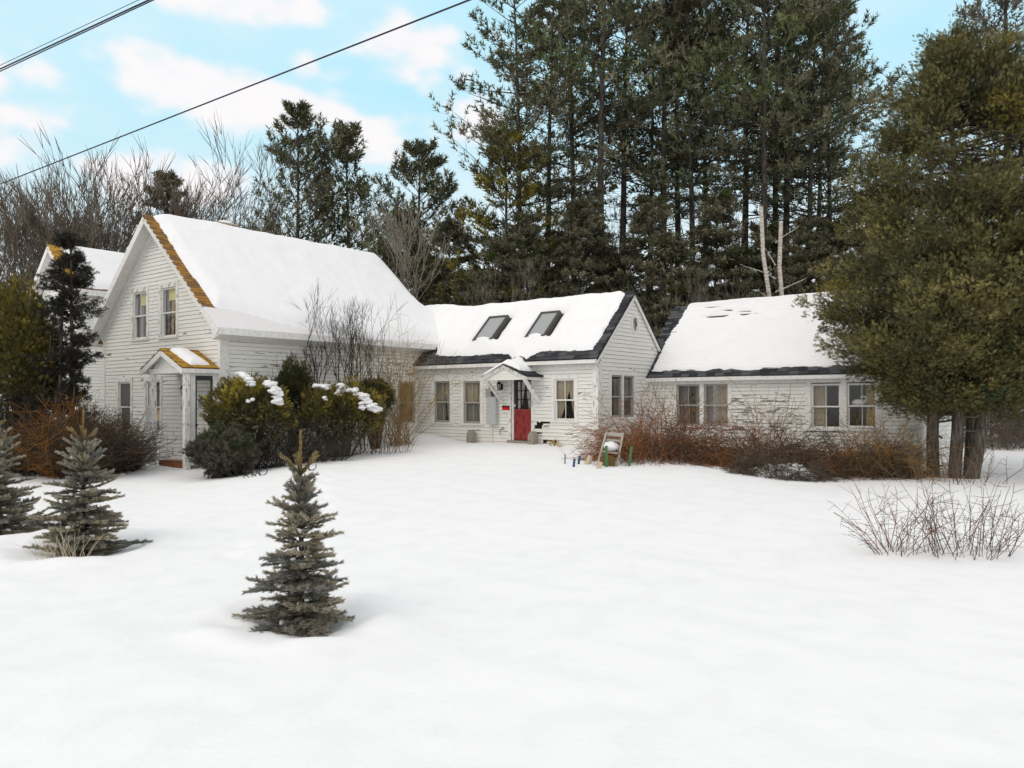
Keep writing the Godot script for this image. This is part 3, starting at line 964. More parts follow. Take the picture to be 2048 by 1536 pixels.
func middle_wing() -> void:
	var h := thing("middle_wing", "low white clapboard wing with red door and two skylights in its roof", "house", HOUSE)
	var zf := -8.04
	var front := Transform3D(Basis.IDENTITY, Vector3(0, 0, zf))
	var w1 := Rect2(0.94, 1.49, 0.78, 1.48)
	var w2 := Rect2(2.37, 1.47, 0.79, 1.48)
	var w3 := Rect2(6.31, 1.62, 0.80, 1.34)
	var dr := Rect2(4.53, 0.93, 0.86, 2.08)
	var holes := [Rect2(5.52, 1.36, 0.30, 0.1), Rect2(5.60, 1.48, 0.55, 0.1), Rect2(5.52, 1.12, 0.30, 0.1), Rect2(5.86, 0.89, 0.55, 0.09)]
	wall(h, front, 0.4, 3.40, 0.118, func(_y: float) -> Vector2: return Vector2(0.0, 7.80), [w1, w2, w3, dr], func(x: float, y: float) -> String:
		var f := rng.randf()
		if x > 7.0 and y > 2.2 and y < 3.0:
			return "paint_bare" if f < 0.5 else "paint_worn"
		if x > 5.4 and y < 1.5:
			return "paint_worn" if f < 0.6 else "paint"
		return "paint_worn" if f < 0.15 else "paint", holes)
	# splintered ends beside the door
	for q: Array in [[5.88, 1.485, 0.30, 0.03], [5.55, 1.60, 0.22, -0.30], [5.66, 1.15, 0.2, 0.10], [6.02, 0.905, 0.34, 0.02]]:
		var m := M.new()
		m.off = Vector2(rr(0, 3), rr(0, 3))
		m.box(Vector3(q[0] + q[2] * 0.5, q[1], 0.022), Vector3(q[2], 0.055, 0.012), Basis(Vector3.BACK, q[3]) * Basis(Vector3.RIGHT, 0.1))
		part("broken_clapboard", m, mats.paint_worn, h, front)
	# gable end towards the right
	var side := Transform3D(Basis(Vector3(0, 0, -1), Vector3.UP, Vector3(1, 0, 0)), Vector3(7.97, 0, zf))
	var tw := Rect2(0.76, 1.72, 1.42, 1.36)
	var ov := Rect2(2.10, 4.56, 0.30, 0.48)
	wall(h, side, 0.4, 5.70, 0.128, func(y: float) -> Vector2:
		if y < 3.62:
			return Vector2(0.16, 4.25)
		var k := (5.74 - y) / 0.983
		return Vector2(2.14 - k, 2.14 + k), [tw, ov], func(_x: float, y: float) -> String: return "paint_worn" if rng.randf() < (0.3 if y < 1.7 else 0.08) else "paint")
	var w4 := window(h, front, w1, {"casing": 0.145, "sash": "sash_grey"})
	drape(w4, "curtain", "curtain_grey", 0.97, 1.38, 1.5, 2.95, -0.14, 0.08, 0.0, 0.1)
	drape(w4, "curtain", "curtain_cream", 1.36, 1.72, 1.5, 2.95, -0.16, 0.08, 0.45, 0.0)
	var w5 := window(h, front, w2, {"casing": 0.145, "sash": "sash_grey"})
	drape(w5, "curtain", "curtain_cream", 2.40, 2.95, 2.2, 2.93, -0.14, 0.09, 0.0, 0.1)
	drape(w5, "curtain", "curtain_grey", 2.40, 2.90, 1.5, 2.2, -0.15, 0.09, 0.0, 0.0)
	drape(w5, "curtain", "curtain_cream", 2.85, 3.14, 1.5, 2.93, -0.17, 0.07, 0.3, 0.0)
	var w6 := window(h, front, w3, {"casing": 0.12, "sash": "sash_white"})
	drape(w6, "curtain", "curtain_cream", 6.33, 6.88, 1.65, 2.94, -0.14, 0.08, 0.0, 0.75)
	drape(w6, "curtain", "curtain_cream", 6.72, 7.10, 1.65, 2.94, -0.16, 0.08, 0.75, 0.0)
	# twin window in the gable end
	var t1 := window(h, side, Rect2(0.76, 1.72, 0.66, 1.36), {"casing": 0.0, "lights": 1, "sash": "sash_grey"})
	drape(t1, "curtain", "curtain_grey", 1.20, 1.42, 1.75, 3.0, -0.16, 0.06)
	var t2 := window(h, side, Rect2(1.50, 1.72, 0.68, 1.36), {"casing": 0.0, "lights": 1, "sash": "sash_grey"})
	drape(t2, "curtain", "curtain_grey", 1.52, 2.14, 2.3, 3.0, -0.16, 0.08)
	var cm := M.new()
	for q: Array in [[0.64, 0.76, 1.72, 3.08], [2.18, 2.30, 1.72, 3.08], [1.42, 1.50, 1.72, 3.08], [0.64, 2.30, 3.08, 3.19], [0.60, 2.34, 1.65, 1.72]]:
		cm.span(Vector3(q[0], q[2], -0.12 if q[0] > 1.4 and q[1] < 1.6 else -0.02), Vector3(q[1], q[3], 0.036))
	part("casing", cm, mats.trim, h, side)
	# oval window
	var ow := M.new()
	for ring: Array in [[0.155, 0.245, 0.235, 0.34, 0.035]]:
		for k in 28:
			var p := []
			for zz: float in [-0.03, ring[4]]:
				for e: Array in [[k, 0], [k, 1], [k + 1, 1], [k + 1, 0]]:
					var an: float = TAU * e[0] / 28.0
					p.push_back(Vector3(2.25 + cos(an) * ring[e[1] * 2], 4.80 + sin(an) * ring[e[1] * 2 + 1], zz))
			ow.hexa(p)
	var oval := part("oval_window", ow, mats.trim, h, side)
	var og := M.new()
	og.face(Vector3(2.06, 4.53, 0.0), Vector3(2.06, 5.07, 0.0), Vector3(2.44, 5.07, 0.0), Vector3(2.44, 4.53, 0.0), Vector3.BACK)
	part("pane", og, mats.glass, oval)
	drape(oval, "curtain", "curtain_cream", 2.05, 2.45, 4.5, 5.08, -0.08, 0.6)
	# back wall, floor
	trim_box(h, "wall", Vector3(0.0, 0.3, zf - 4.28), Vector3(7.9, 3.6, zf - 4.18), "paint")
	trim_box(h, "floor", Vector3(0.1, 0.75, zf - 4.15), Vector3(7.8, 0.92, zf - 0.15), "inside_wall")
	# corner boards, fascia
	trim_box(h, "corner_board", Vector3(7.80, 0.35, zf - 0.08), Vector3(8.0, 3.42, zf + 0.034), "trim_worn")
	trim_box(h, "corner_board", Vector3(7.90, 0.35, zf - 0.21), Vector3(8.004, 3.5, zf - 0.082), "trim_worn")
	trim_box(h, "frieze_board", Vector3(0.04, 3.30, zf - 0.0), Vector3(7.80, 3.42, zf + 0.026))
	var ridge := Vector3(0, 5.86, -10.18)
	var ef := Vector3(0, 3.57, -7.85)
	var eb := Vector3(0, 3.57, -12.51)
	var rm := M.new()
	for e: Vector3 in [ef, eb]:
		sheet(rm, [ridge + Vector3(-1.7, 0, 0), ridge + Vector3(8.05, 0, 0), e + Vector3(8.05, 0, 0), e + Vector3(-1.7, 0, 0)], 0.10)
	var rf := part("roof", rm, mats.asphalt_black, h)
	part("gutter", gutter(Vector3(0.0, 3.47, -7.83), Vector3(8.05, 3.47, -7.83)), mats.trim, h)
	for e: Vector3 in [ef, eb]:
		trim_bar(h, "rake_board", ridge + Vector3(8.03, -0.135, 0), e + Vector3(8.03, -0.135, 0), 0.035, 0.15, "trim", Vector3.RIGHT.cross((e - ridge).normalized()))
	var sl := Transform3D(Basis(Vector3(1, 0, 0), Vector3(0, 0.983, -1).normalized(), Vector3(0, 1, 0.983).normalized()), Vector3(0, 3.57, -7.84))
	shingles(rf, sl, [Rect2(-0.5, 0.0, 8.56, 0.66), Rect2(7.55, 0.66, 0.50, 2.6), Rect2(-0.9, 0.66, 1.5, 0.40)], 0.165, 0.30, ["asphalt_dark", "asphalt_dark", "asphalt_black", "asphalt_grey"])
	# skylights
	for q: Array in [[2.42, 3.32, "left skylight, its lower edge under snow"], [4.78, 5.60, "right skylight, its foot buried in snow"]]:
		var sk := M.new()
		for e: Array in [[q[0], q[0] + 0.07, 1.02, 2.34], [q[1] - 0.07, q[1], 1.02, 2.34], [q[0] + 0.07, q[1] - 0.07, 2.27, 2.34], [q[0] + 0.07, q[1] - 0.07, 1.02, 1.09]]:
			sk.span(Vector3(e[0], e[2], -0.02), Vector3(e[1], e[3], 0.20))
		var sn := part("skylight", sk, mats.skylight_frame, h, sl, q[2])
		var pm := M.new()
		pm.span(Vector3(q[0] + 0.07, 1.09, 0.15), Vector3(q[1] - 0.07, 2.27, 0.17))
		part("pane", pm, mats.skylight_glass, sn)
	# door: frame, leaf with panels, glazed upper half
	for q: Array in [[4.40, 4.53, 0.93, 3.01], [5.39, 5.50, 0.93, 3.01], [4.40, 5.50, 3.01, 3.11]]:
		trim_box(h, "door_casing", Vector3(q[0], q[2], zf - 0.02), Vector3(q[1], q[3], zf + 0.036), "trim_worn")
	trim_box(h, "threshold", Vector3(4.42, 0.86, zf - 0.12), Vector3(5.48, 0.93, zf + 0.12), "weathered_wood")
	var dm := M.new()
	var z0 := zf - 0.085
	dm.span(Vector3(4.62, 0.95, z0), Vector3(5.38, 1.96, z0 + 0.04))
	var gf := M.new()
	for q: Array in [[4.62, 4.69, 0.95, 1.98], [5.31, 5.38, 0.95, 1.98], [4.69, 5.31, 0.95, 1.13], [4.69, 5.31, 1.66, 1.78], [4.69, 5.31, 1.88, 1.98], [4.97, 5.03, 1.13, 1.66]]:
		dm.span(Vector3(q[0], q[2], z0 + 0.041), Vector3(q[1], q[3], z0 + 0.055))
	for q: Array in [[4.62, 4.69, 1.98, 2.99], [5.31, 5.38, 1.98, 2.99], [4.69, 5.31, 2.89, 2.99]]:
		gf.span(Vector3(q[0], q[2], z0), Vector3(q[1], q[3], z0 + 0.05))
	var door := part("door", dm, mats.red_door, h, Transform3D.IDENTITY, "faded red door with panes above")
	part("glazed_frame", gf, mats.dark_frame, door)
	trim_box(h, "door_jamb", Vector3(4.53, 0.93, zf - 0.13), Vector3(4.61, 3.0, zf - 0.02))
	var bars := M.new()
	for k in 2:
		bars.span(Vector3(4.88 + 0.205 * k, 1.98, z0), Vector3(4.905 + 0.205 * k, 2.89, z0 + 0.04))
	for k in 2:
		bars.span(Vector3(4.69, 2.28 + 0.3 * k, z0 + 0.002), Vector3(5.31, 2.305 + 0.3 * k, z0 + 0.038))
	part("glazing_bar", bars, mats.black_iron, door)
	for k in 3:
		for r in 3:
			var pm := M.new()
			var x := 4.69 + 0.205 * k
			var y := 1.98 + 0.30 * r
			pm.face(Vector3(x, y, 0), Vector3(x, y + 0.31, 0), Vector3(x + 0.21, y + 0.31, 0), Vector3(x + 0.21, y, 0), Vector3.BACK)
			part("pane", pm, mats.glass, door, Transform3D(Basis.IDENTITY, Vector3(0, 0, z0 + 0.02)))
	drape(door, "curtain", "curtain_white", 4.72, 5.02, 1.98, 2.9, z0 - 0.06, 0.06, 0.0, 0.6)
	drape(door, "curtain", "curtain_white", 4.98, 5.30, 1.98, 2.9, z0 - 0.08, 0.06, 0.6, 0.0)
	var kb := M.new()
	kb.lump(Vector3(4.66, 1.84, z0 + 0.10), Vector3(0.036, 0.036, 0.036), wob, 0.0, 8, 6)
	kb.bar(Vector3(4.66, 1.84, z0 + 0.04), Vector3(4.66, 1.84, z0 + 0.10), 0.02, 0.02)
	part("knob", kb, mats.brass, door)
	var lk := M.new()
	lk.box(Vector3(4.66, 2.10, z0 + 0.06), Vector3(0.045, 0.07, 0.03))
	part("lock", lk, mats.sash_white, door)
	# hood over the door on two diagonal braces
	var hd := Node3D.new()
	hd.name = "door_hood"
	h.add_child(hd)
	hd.set_meta("label", "small gabled hood over the red door")
	var ca := 4.95
	var top := Vector3(ca, 3.46, 0)
	for s: float in [-1.0, 1.0]:
		var e := Vector3(ca + s * 0.93, 3.06, 0)
		var m := M.new()
		sheet(m, [top + Vector3(0, 0, zf + 0.96), top + Vector3(0, 0, zf + 0.0), e + Vector3(0, 0, zf + 0.0), e + Vector3(0, 0, zf + 0.96)], 0.035)
		part("hood_roof", m, mats.asphalt_dark, hd)
		trim_bar(hd, "rake_board", top + Vector3(0, -0.085, zf + 0.93), e + Vector3(0, -0.085, zf + 0.93), 0.03, 0.10, "trim_worn", Vector3.BACK.cross((e - top).normalized()))
		trim_box(hd, "beam", Vector3(ca + s * 0.80 - 0.04, 2.93, zf + 0.04), Vector3(ca + s * 0.80 + 0.04, 3.02, zf + 0.90))
		trim_bar(hd, "brace", Vector3(ca + s * 0.80, 2.95, zf + 0.86), Vector3(ca + s * 0.78, 2.22, zf + 0.06), 0.10, 0.09, "trim_worn")
		var sh := Transform3D(Basis(Vector3(0, 0, -s), Vector3(-s * 0.92, 0.39, 0), Vector3(s * 0.39, 0.92, 0)), e + Vector3(0, 0, zf + (0.96 if s > 0 else 0.0)))
		shingles(hd, sh, [Rect2(0, 0, 0.96, 0.99)], 0.165, 0.30, ["asphalt_black", "asphalt_dark"])
	for k in 5:
		var y := 2.93 + k * 0.10
		var wa := minf(0.84, (3.40 - y) * 2.0)
		var wb := minf(0.84, maxf(0.02, (3.30 - y) * 2.0))
		if wa < 0.05:
			break
		var m := M.new()
		m.off = Vector2(rr(0, 2), rr(0, 2))
		m.hexa([Vector3(ca - wa, y, zf + 0.86), Vector3(ca - wb, y + 0.1, zf + 0.86), Vector3(ca + wb, y + 0.1, zf + 0.86), Vector3(ca + wa, y, zf + 0.86), Vector3(ca - wa, y, zf + 0.90), Vector3(ca - wb, y + 0.1, zf + 0.885), Vector3(ca + wb, y + 0.1, zf + 0.885), Vector3(ca + wa, y, zf + 0.90)])
		part("clapboard", m, mats.paint, hd)

func gutter(a: Vector3, b: Vector3) -> M:
	var m := M.new()
	m.span(a + Vector3(0, -0.055, -0.03), b + Vector3(0, 0.065, 0.0))
	m.span(a + Vector3(0, -0.055, 0.0), b + Vector3(0, -0.045, 0.05))
	m.span(a + Vector3(0, -0.055, 0.05), b + Vector3(0, 0.03, 0.062))
	return m

func right_wing() -> void:
	var h := thing("right_wing", "long low white clapboard wing with peeling paint and two pairs of windows", "house", HOUSE)
	var zf := -11.29
	var front := Transform3D(Basis.IDENTITY, Vector3(0, 0, zf))
	var opens := [Rect2(9.00, 1.44, 0.84, 1.36), Rect2(9.98, 1.44, 0.83, 1.36), Rect2(13.43, 1.42, 0.86, 1.34), Rect2(14.46, 1.46, 0.82, 1.30)]
	wall(h, front, 0.1, 2.86, 0.112, func(_y: float) -> Vector2: return Vector2(7.98, 16.28), opens, func(x: float, y: float) -> String:
		var f := rng.randf()
		if x > 10.8 and x < 13.5 and y < 2.55:
			return "paint_bare" if f < 0.72 else "paint_worn"
		return "paint_worn" if f < 0.16 else "paint")
	var end := Transform3D(Basis(Vector3(0, 0, -1), Vector3.UP, Vector3(1, 0, 0)), Vector3(16.44, 0, zf))
	wall(h, end, 0.1, 5.5, 0.125, func(y: float) -> Vector2:
		if y < 2.95:
			return Vector2(0.14, 4.6)
		var k := (5.56 - y) / 1.04
		return Vector2(2.31 - k, 2.31 + k), [], func(_x: float, _y: float) -> String: return "paint_worn" if rng.randf() < 0.2 else "paint")
	trim_box(h, "wall", Vector3(7.98, 0.0, zf - 4.62), Vector3(16.4, 2.9, zf - 4.52), "paint")
	trim_box(h, "floor", Vector3(8.0, 0.55, zf - 4.5), Vector3(16.3, 0.7, zf - 0.15), "inside_wall")
	trim_box(h, "corner_board", Vector3(16.28, 0.05, zf - 0.08), Vector3(16.47, 2.9, zf + 0.034), "trim_worn")
	trim_box(h, "corner_board", Vector3(16.36, 0.05, zf - 0.2), Vector3(16.474, 2.95, zf - 0.082), "trim_worn")
	trim_box(h, "corner_board", Vector3(7.98, 0.5, zf + 0.0), Vector3(8.10, 2.86, zf + 0.032))
	var i := 0
	for o: Rect2 in opens:
		var w := window(h, front, o, {"casing": 0.0, "sash": "sash_grey" if i < 2 else "sash_white"}, "window with a white bird figure behind it" if i == 3 else "")
		var x0 := o.position.x
		var x1 := o.end.x
		var yt := o.end.y - 0.03
		if i == 0:
			drape(w, "curtain", "curtain_grey", x0, x0 + 0.35, 1.5, yt, -0.15, 0.07)
			drape(w, "curtain", "curtain_grey", x1 - 0.22, x1, 1.5, yt, -0.16, 0.07)
		elif i == 1:
			drape(w, "curtain", "curtain_grey", x0, x0 + 0.25, 1.5, yt, -0.15, 0.07)
			drape(w, "curtain", "curtain_cream", x1 - 0.42, x1, 1.5, yt, -0.16, 0.07)
		elif i == 2:
			drape(w, "curtain", "curtain_cream", x0, x0 + 0.42, 1.5, yt, -0.15, 0.07)
		else:
			drape(w, "curtain", "curtain_gold", x1 - 0.32, x1, 1.5, yt, -0.14, 0.06)
		i += 1
	# casings that the pairs share
	for q: Array in [[8.90, 9.0], [9.84, 9.98], [10.81, 10.93], [13.28, 13.43], [14.29, 14.46], [15.28, 15.42]]:
		trim_box(h, "casing", Vector3(q[0], 1.40, zf - 0.10), Vector3(q[1], 2.80, zf + 0.036))
	for q: Array in [[8.86, 10.97, 1.44], [13.24, 14.38, 1.42], [14.38, 15.46, 1.45]]:
		trim_box(h, "sill", Vector3(q[0], q[2] - 0.07, zf - 0.10), Vector3(q[1], q[2], zf + 0.06))
	trim_box(h, "frieze_board", Vector3(7.98, 2.80, zf - 0.0), Vector3(16.47, 2.90, zf + 0.042))
	var ridge := Vector3(0, 5.70, -13.60)
	var ef := Vector3(0, 3.04, -11.04)
	var eb := Vector3(0, 3.04, -16.16)
	var rm := M.new()
	for e: Vector3 in [ef, eb]:
		sheet(rm, [ridge + Vector3(7.77, 0, 0), ridge + Vector3(16.72, 0, 0), e + Vector3(16.72, 0, 0), e + Vector3(7.77, 0, 0)], 0.10)
		trim_bar(h, "rake_board", ridge + Vector3(7.785, -0.14, 0), e + Vector3(7.785, -0.14, 0), 0.03, 0.14, "trim_worn", Vector3.RIGHT.cross((e - ridge).normalized()))
		trim_bar(h, "rake_board", ridge + Vector3(16.70, -0.14, 0), e + Vector3(16.70, -0.14, 0), 0.03, 0.14, "trim_worn", Vector3.RIGHT.cross((e - ridge).normalized()))
	var rf := part("roof", rm, mats.asphalt_grey, h)
	trim_box(h, "fascia", Vector3(7.9, 2.905, -11.07), Vector3(12.0, 3.02, -11.03))
	trim_box(h, "fascia", Vector3(11.99, 2.90, -11.035), Vector3(16.7, 3.01, -11.0))
	trim_box(h, "soffit", Vector3(7.98, 2.90, -11.29), Vector3(16.6, 2.92, -11.07))
	var sl := Transform3D(Basis(Vector3(1, 0, 0), Vector3(0, 1.04, -1).normalized(), Vector3(0, 1, 1.04).normalized()), Vector3(0, 3.04, -11.03))
	shingles(rf, sl, [Rect2(7.77, 0.0, 8.95, 0.45), Rect2(7.77, 0.45, 0.54, 3.2)], 0.15, 0.30, ["asphalt_dark", "asphalt_grey", "asphalt_black", "asphalt_grey"])

func back_house() -> void:
	# the narrow tall addition that shows between the dark conifer and the main gable
	var h := thing("narrow_house", "narrow white house with orange lichen on its roof edge, behind the dark conifer", "house", HOUSE * Transform3D(Basis.IDENTITY, Vector3(-14.4, 0, -1.4)))
	var prof := func(y: float) -> Vector2:
		var w := minf(1.7, (8.5 - y) / 0.95)
		return Vector2(-w, w)
	var op := Rect2(-0.4, 4.6, 0.8, 1.5)
	wall(h, Transform3D.IDENTITY, 0.0, 8.46, 0.13, prof, [op], func(_x: float, _y: float) -> String: return "paint_worn" if rng.randf() < 0.12 else "paint")
	window(h, Transform3D.IDENTITY, op, {})
	var side := Transform3D(Basis(Vector3(0, 0, -1), Vector3.UP, Vector3(1, 0, 0)), Vector3(1.75, 0, 0))
	var sw := Rect2(1.1, 4.4, 0.85, 1.5)
	wall(h, side, 0.0, 6.75, 0.13, func(_y: float) -> Vector2: return Vector2(0.1, 8.0), [sw], func(_x: float, _y: float) -> String: return "paint_worn" if rng.randf() < 0.15 else "paint")
	window(h, side, sw, {})
	trim_box(h, "wall", Vector3(-1.78, 0, -8.0), Vector3(-1.70, 6.75, -0.1), "paint")
	trim_box(h, "wall", Vector3(-1.75, 0, -8.1), Vector3(1.8, 6.7, -8.0), "paint")
	trim_box(h, "corner_board", Vector3(1.68, 0, -0.1), Vector3(1.80, 6.75, 0.03))
	var top := Vector3(0, 8.75, 0)
	var rm := M.new()
	for s: float in [-1.0, 1.0]:
		var e := Vector3(s * 2.05, 6.80, 0)
		sheet(rm, [top + Vector3(0, 0, 0.45), top + Vector3(0, 0, -8.2), e + Vector3(0, 0, -8.2), e + Vector3(0, 0, 0.45)], 0.1)
		trim_bar(h, "rake_board", top + Vector3(0, -0.14, 0.46), e + Vector3(0, -0.14, 0.46), 0.03, 0.2, "trim", Vector3.BACK.cross((e - top).normalized()))
		trim_bar(h, "soffit", top + Vector3(0, -0.13, 0.22), e + Vector3(0, -0.13, 0.22), 0.44, 0.02, "trim")
		trim_box(h, "fascia", Vector3(e.x - 0.02, e.y - 0.25, -8.1), Vector3(e.x + 0.02, e.y - 0.02, 0.44))
	var rf := part("roof", rm, mats.lichen_b, h)
	var d := Vector2(2.05, 1.95).normalized()
	shingles(rf, Transform3D(Basis(Vector3(0, 0, -1), Vector3(-d.x, d.y, 0), Vector3(d.y, d.x, 0)), Vector3(2.06, 6.8, 0.46)), [Rect2(0, 0, 0.6, 2.8)], 0.14, 0.3, ["lichen_c", "lichen_c", "lichen_a"])

func roof_snow() -> void:
	# main roof: a goes across (x), w runs back from the gable
	snow_cover("roof_snow", "thick smooth snow blanket on the big main roof", HOUSE, -7.86, 0.535, -0.405, 9.52, 110, 120,
		func(a: float, b: float) -> Vector3:
			var k := absf(a + 3.67)
			return Vector3(a, 8.2 - 0.91 * (sqrt(k * k + 0.05) - 0.05 * 0.5 / (k + 0.15)), -b),
		func(a: float, b: float) -> float:
			var n := wob.get_noise_2d(a * 9.0, b * 9.0)
			var n2 := wob2.get_noise_2d(a * 40.0, b * 40.0)
			var f := b + 0.45 - 0.25 - 0.12 * smoothstep(-2.5, 0.0, a) + n * 0.10 + n2 * 0.05
			var e := lerpf(0.88, 0.10, smoothstep(0.1, 3.4, b)) + n * 0.10
			var r := (0.55 - a) * 1.352 - e
			var far := 9.5 - b + 1.2 * smoothstep(-1.6, 0.2, a)
			var t := 0.23 + 0.05 * n + 0.015 * n2
			return t * edge(minf(f, minf(r, far)), 0.34))
	snow_cover("roof_snow", "snow blanket round the skylights on the middle wing roof", HOUSE, -1.6, 8.02, 7.87, 12.48, 210, 120,
		func(a: float, b: float) -> Vector3:
			var k := absf(b - 10.18)
			return Vector3(a, 5.86 - 0.983 * (sqrt(k * k + 0.03) - 0.08 * exp(-k * 4.0)), -b),
		func(a: float, b: float) -> float:
			var n := wob.get_noise_2d(a * 12.0 + 40.0, b * 12.0)
			var n2 := wob2.get_noise_2d(a * 45.0, b * 45.0)
			var up := (b - 7.84) * 1.40
			var low := up - 0.36 - 0.10 * n - 0.05 * n2 + 0.55 * exp(-pow((a - 5.0) / 0.42, 2.0)) - 0.25 * smoothstep(1.6, 0.2, a)
			var right := 8.02 - a - 0.26 + 0.1 * n + 0.05 * n2
			var left := a + 0.1 - 0.9 * (1.0 - smoothstep(8.2, 9.3, b)) * 1.0
			if b > 8.9:
				left = a + 3.0
			var t := 0.17 + 0.04 * n + 0.015 * n2 + 0.22 * smoothstep(1.0, -1.4, a) * smoothstep(8.6, 9.6, b)
			# clear round the skylights, heaped at their feet
			for q: Vector2 in [Vector2(2.87, 0.47), Vector2(5.19, 0.43)]:
				var dx := absf(a - q.x) - q.y
				var dy := maxf(1.06 - up, up - 2.36)
				var out := maxf(dx, dy)
				low = minf(low, out - 0.03 + 0.03 * n2) if up > 0.95 else low
				t += 0.20 * exp(-(pow((a - q.x) / 0.45, 2.0) + pow((up - 0.88) / 0.20, 2.0)))
			var th := t * edge(minf(low, minf(right, left)), 0.26)
			# drifted smooth into the valley against the big roof
			if b > 8.6 and a < 1.6:
				var base := 5.86 - 0.983 * absf(b - 10.18)
				var ym := 8.35 - 0.91 * absf(a + 3.67) - 1.1 * maxf(0.0, a - 0.5)
				var ys := base + th
				var w := 0.75
				var hh := clampf(0.5 + 0.5 * (ym - ys) / w, 0.0, 1.0)
				var sm := lerpf(ys, ym, hh) + w * hh * (1.0 - hh) * 0.5
				th = lerpf(th, sm - base, smoothstep(8.6, 9.1, b) * smoothstep(10.1, 9.4, b) * smoothstep(1.6, 0.9, a))
			return th)
	snow_cover("roof_snow", "thin snow with shingle lines showing, on the right wing roof", HOUSE, 7.8, 16.7, 11.05, 16.1, 180, 250,
		func(a: float, b: float) -> Vector3:
			var k := absf(b - 13.6)
			return Vector3(a, 5.70 - 1.04 * k, -b),
		func(a: float, b: float) -> float:
			var n := wob.get_noise_2d(a * 10.0 + 90.0, b * 16.0)
			var n2 := wob2.get_noise_2d(a * 30.0, b * 60.0)
			var up := (b - 11.04) * 1.443
			var low := up - 0.24 - 0.08 * n - 0.07 * n2
			var left := a - 7.77 - 0.30 - 0.5 * smoothstep(12.6, 13.4, b) * 0.4 + 0.08 * n + 0.06 * n2
			var course := 0.024 * (0.5 - fposmod(up, 0.15) / 0.15)
			var t := 0.050 + 0.02 * n + 0.012 * n2 + course + 0.05 * smoothstep(2.2, 0.6, up)
			var ridge := absf(b - 13.6)
			t += 0.05 * exp(-ridge * ridge * 120.0)
			# the wind has nearly bared a patch below the ridge
			var streak := wob2.get_noise_2d(a * 14.0, floor(up / 0.075) * 37.0)
			t -= 0.056 * exp(-(pow((a - 9.9) / 1.1, 2.0) + pow((up - 3.05) / 0.26, 2.0))) * (0.78 + streak * 2.3)
			t -= 0.066 * exp(-(pow((a - 9.4) / 1.2, 2.0) + pow((up - 3.50) / 0.045, 2.0)))
			var f := minf(low, left)
			return t * edge(f, 0.12) if f < 0.12 else t)
	var hs := Transform3D(Basis.IDENTITY, Vector3(-14.4, 0, -1.4))
	snow_cover("roof_snow", "snow on the narrow house's roof, behind the dark conifer", HOUSE * hs, -2.0, 2.02, -0.4, 8.18, 40, 60,
		func(a: float, b: float) -> Vector3: return Vector3(a, 8.75 - 0.951 * absf(a), -b),
		func(a: float, b: float) -> float:
			var n := wob.get_noise_2d(a * 12.0, b * 12.0 + 30.0)
			return 0.15 * edge(minf(b - 0.02 + n * 0.12, 2.0 - absf(a) + n * 0.06), 0.2))
	snow_cover("roof_snow", "round slab of snow on the orange porch roof", HOUSE, -1.15, -0.05, 0.0, 1.1, 40, 40,
		func(a: float, b: float) -> Vector3: return Vector3(a, 3.80 - 0.475 * (a + 1.2), 1.15 - b),
		func(a: float, b: float) -> float:
			var s := (a + 0.62) * 1.1
			var n := wob.get_noise_2d(a * 20.0, b * 20.0)
			var m := 0.30 - absf(b - 0.52 - 0.12 * s) + n * 0.03
			return 0.14 * edge(minf(m, 0.54 - absf(s) + n * 0.03), 0.2))
	snow_cover("roof_snow", "snow tongue hanging over the hood above the red door", HOUSE, 4.05, 5.85, 7.06, 8.3, 60, 50,
		func(a: float, b: float) -> Vector3: return Vector3(a, 3.47 - 0.43 * absf(a - 4.95), -b),
		func(a: float, b: float) -> float:
			var n := wob.get_noise_2d(a * 16.0, b * 16.0)
			var s := a - 4.95
			var f := minf(0.62 - absf(s + 0.02) - 0.10 * absf(s) + n * 0.08, b - 7.12 - maxf(0.0, s) * 0.25 + n * 0.05)
			if s < 0.0:
				f = minf(0.9 + s * 1.0, b - 7.10 + n * 0.05)
			return (0.15 + 0.22 * smoothstep(7.5, 8.15, b) * exp(-s * s * 8.0)) * edge(f, 0.2))
# ------------------------------------------------------------------ plants
# a spray of thin needles round a short twig: twig along y, length 1
func tuft(sd: int, n: int, len: float, wide: float, from := 0.0, lean := 0.9) -> ArrayMesh:
	var r := RandomNumberGenerator.new()
	r.seed = sd
	var m := M.new()
	for k in n:
		var y := lerpf(from, 0.85, r.randf())
		var an := r.randf() * TAU
		var d := Vector3(cos(an), lean * r.randf_range(0.4, 1.2), sin(an)).normalized()
		var s := d.cross(Vector3(r.randf() - 0.5, r.randf() - 0.5, r.randf() - 0.5)).normalized()
		var b := Vector3(0, y, 0)
		var l := len * r.randf_range(0.7, 1.2)
		m.tri(b - s * wide, b + d * l, b + s * wide, s.cross(d))
	return m.mesh()

# a flat ferny spray, like arborvitae: stem along y, fan in the x-y plane
func spray(sd: int, n: int, wide := 0.034) -> ArrayMesh:
	var r := RandomNumberGenerator.new()
	r.seed = sd
	var m := M.new()
	for k in n:
		var f := float(k) / n
		var side := 1.0 if k % 2 == 0 else -1.0
		var b := Vector3(0.0, 0.05 + 0.75 * f, r.randf_range(-0.03, 0.03))
		var l := (0.50 - 0.28 * f) * r.randf_range(0.7, 1.2)
		var d := Vector3(side * r.randf_range(0.5, 0.9), 0.75, r.randf_range(-0.35, 0.35)).normalized()
		var s := Vector3(-d.y, d.x, r.randf_range(-0.4, 0.4)).normalized() * wide
		var t := b + d * l
		m.face(b, b + d * l * 0.5 + s, t, b + d * l * 0.5 - s, Vector3(0, 0, 1))
	m.face(Vector3(-0.02, 0, 0), Vector3(-0.05, 0.75, 0), Vector3(0, 1.05, 0), Vector3(0.05, 0.75, 0), Vector3(0, 0, 1))
	return m.mesh()

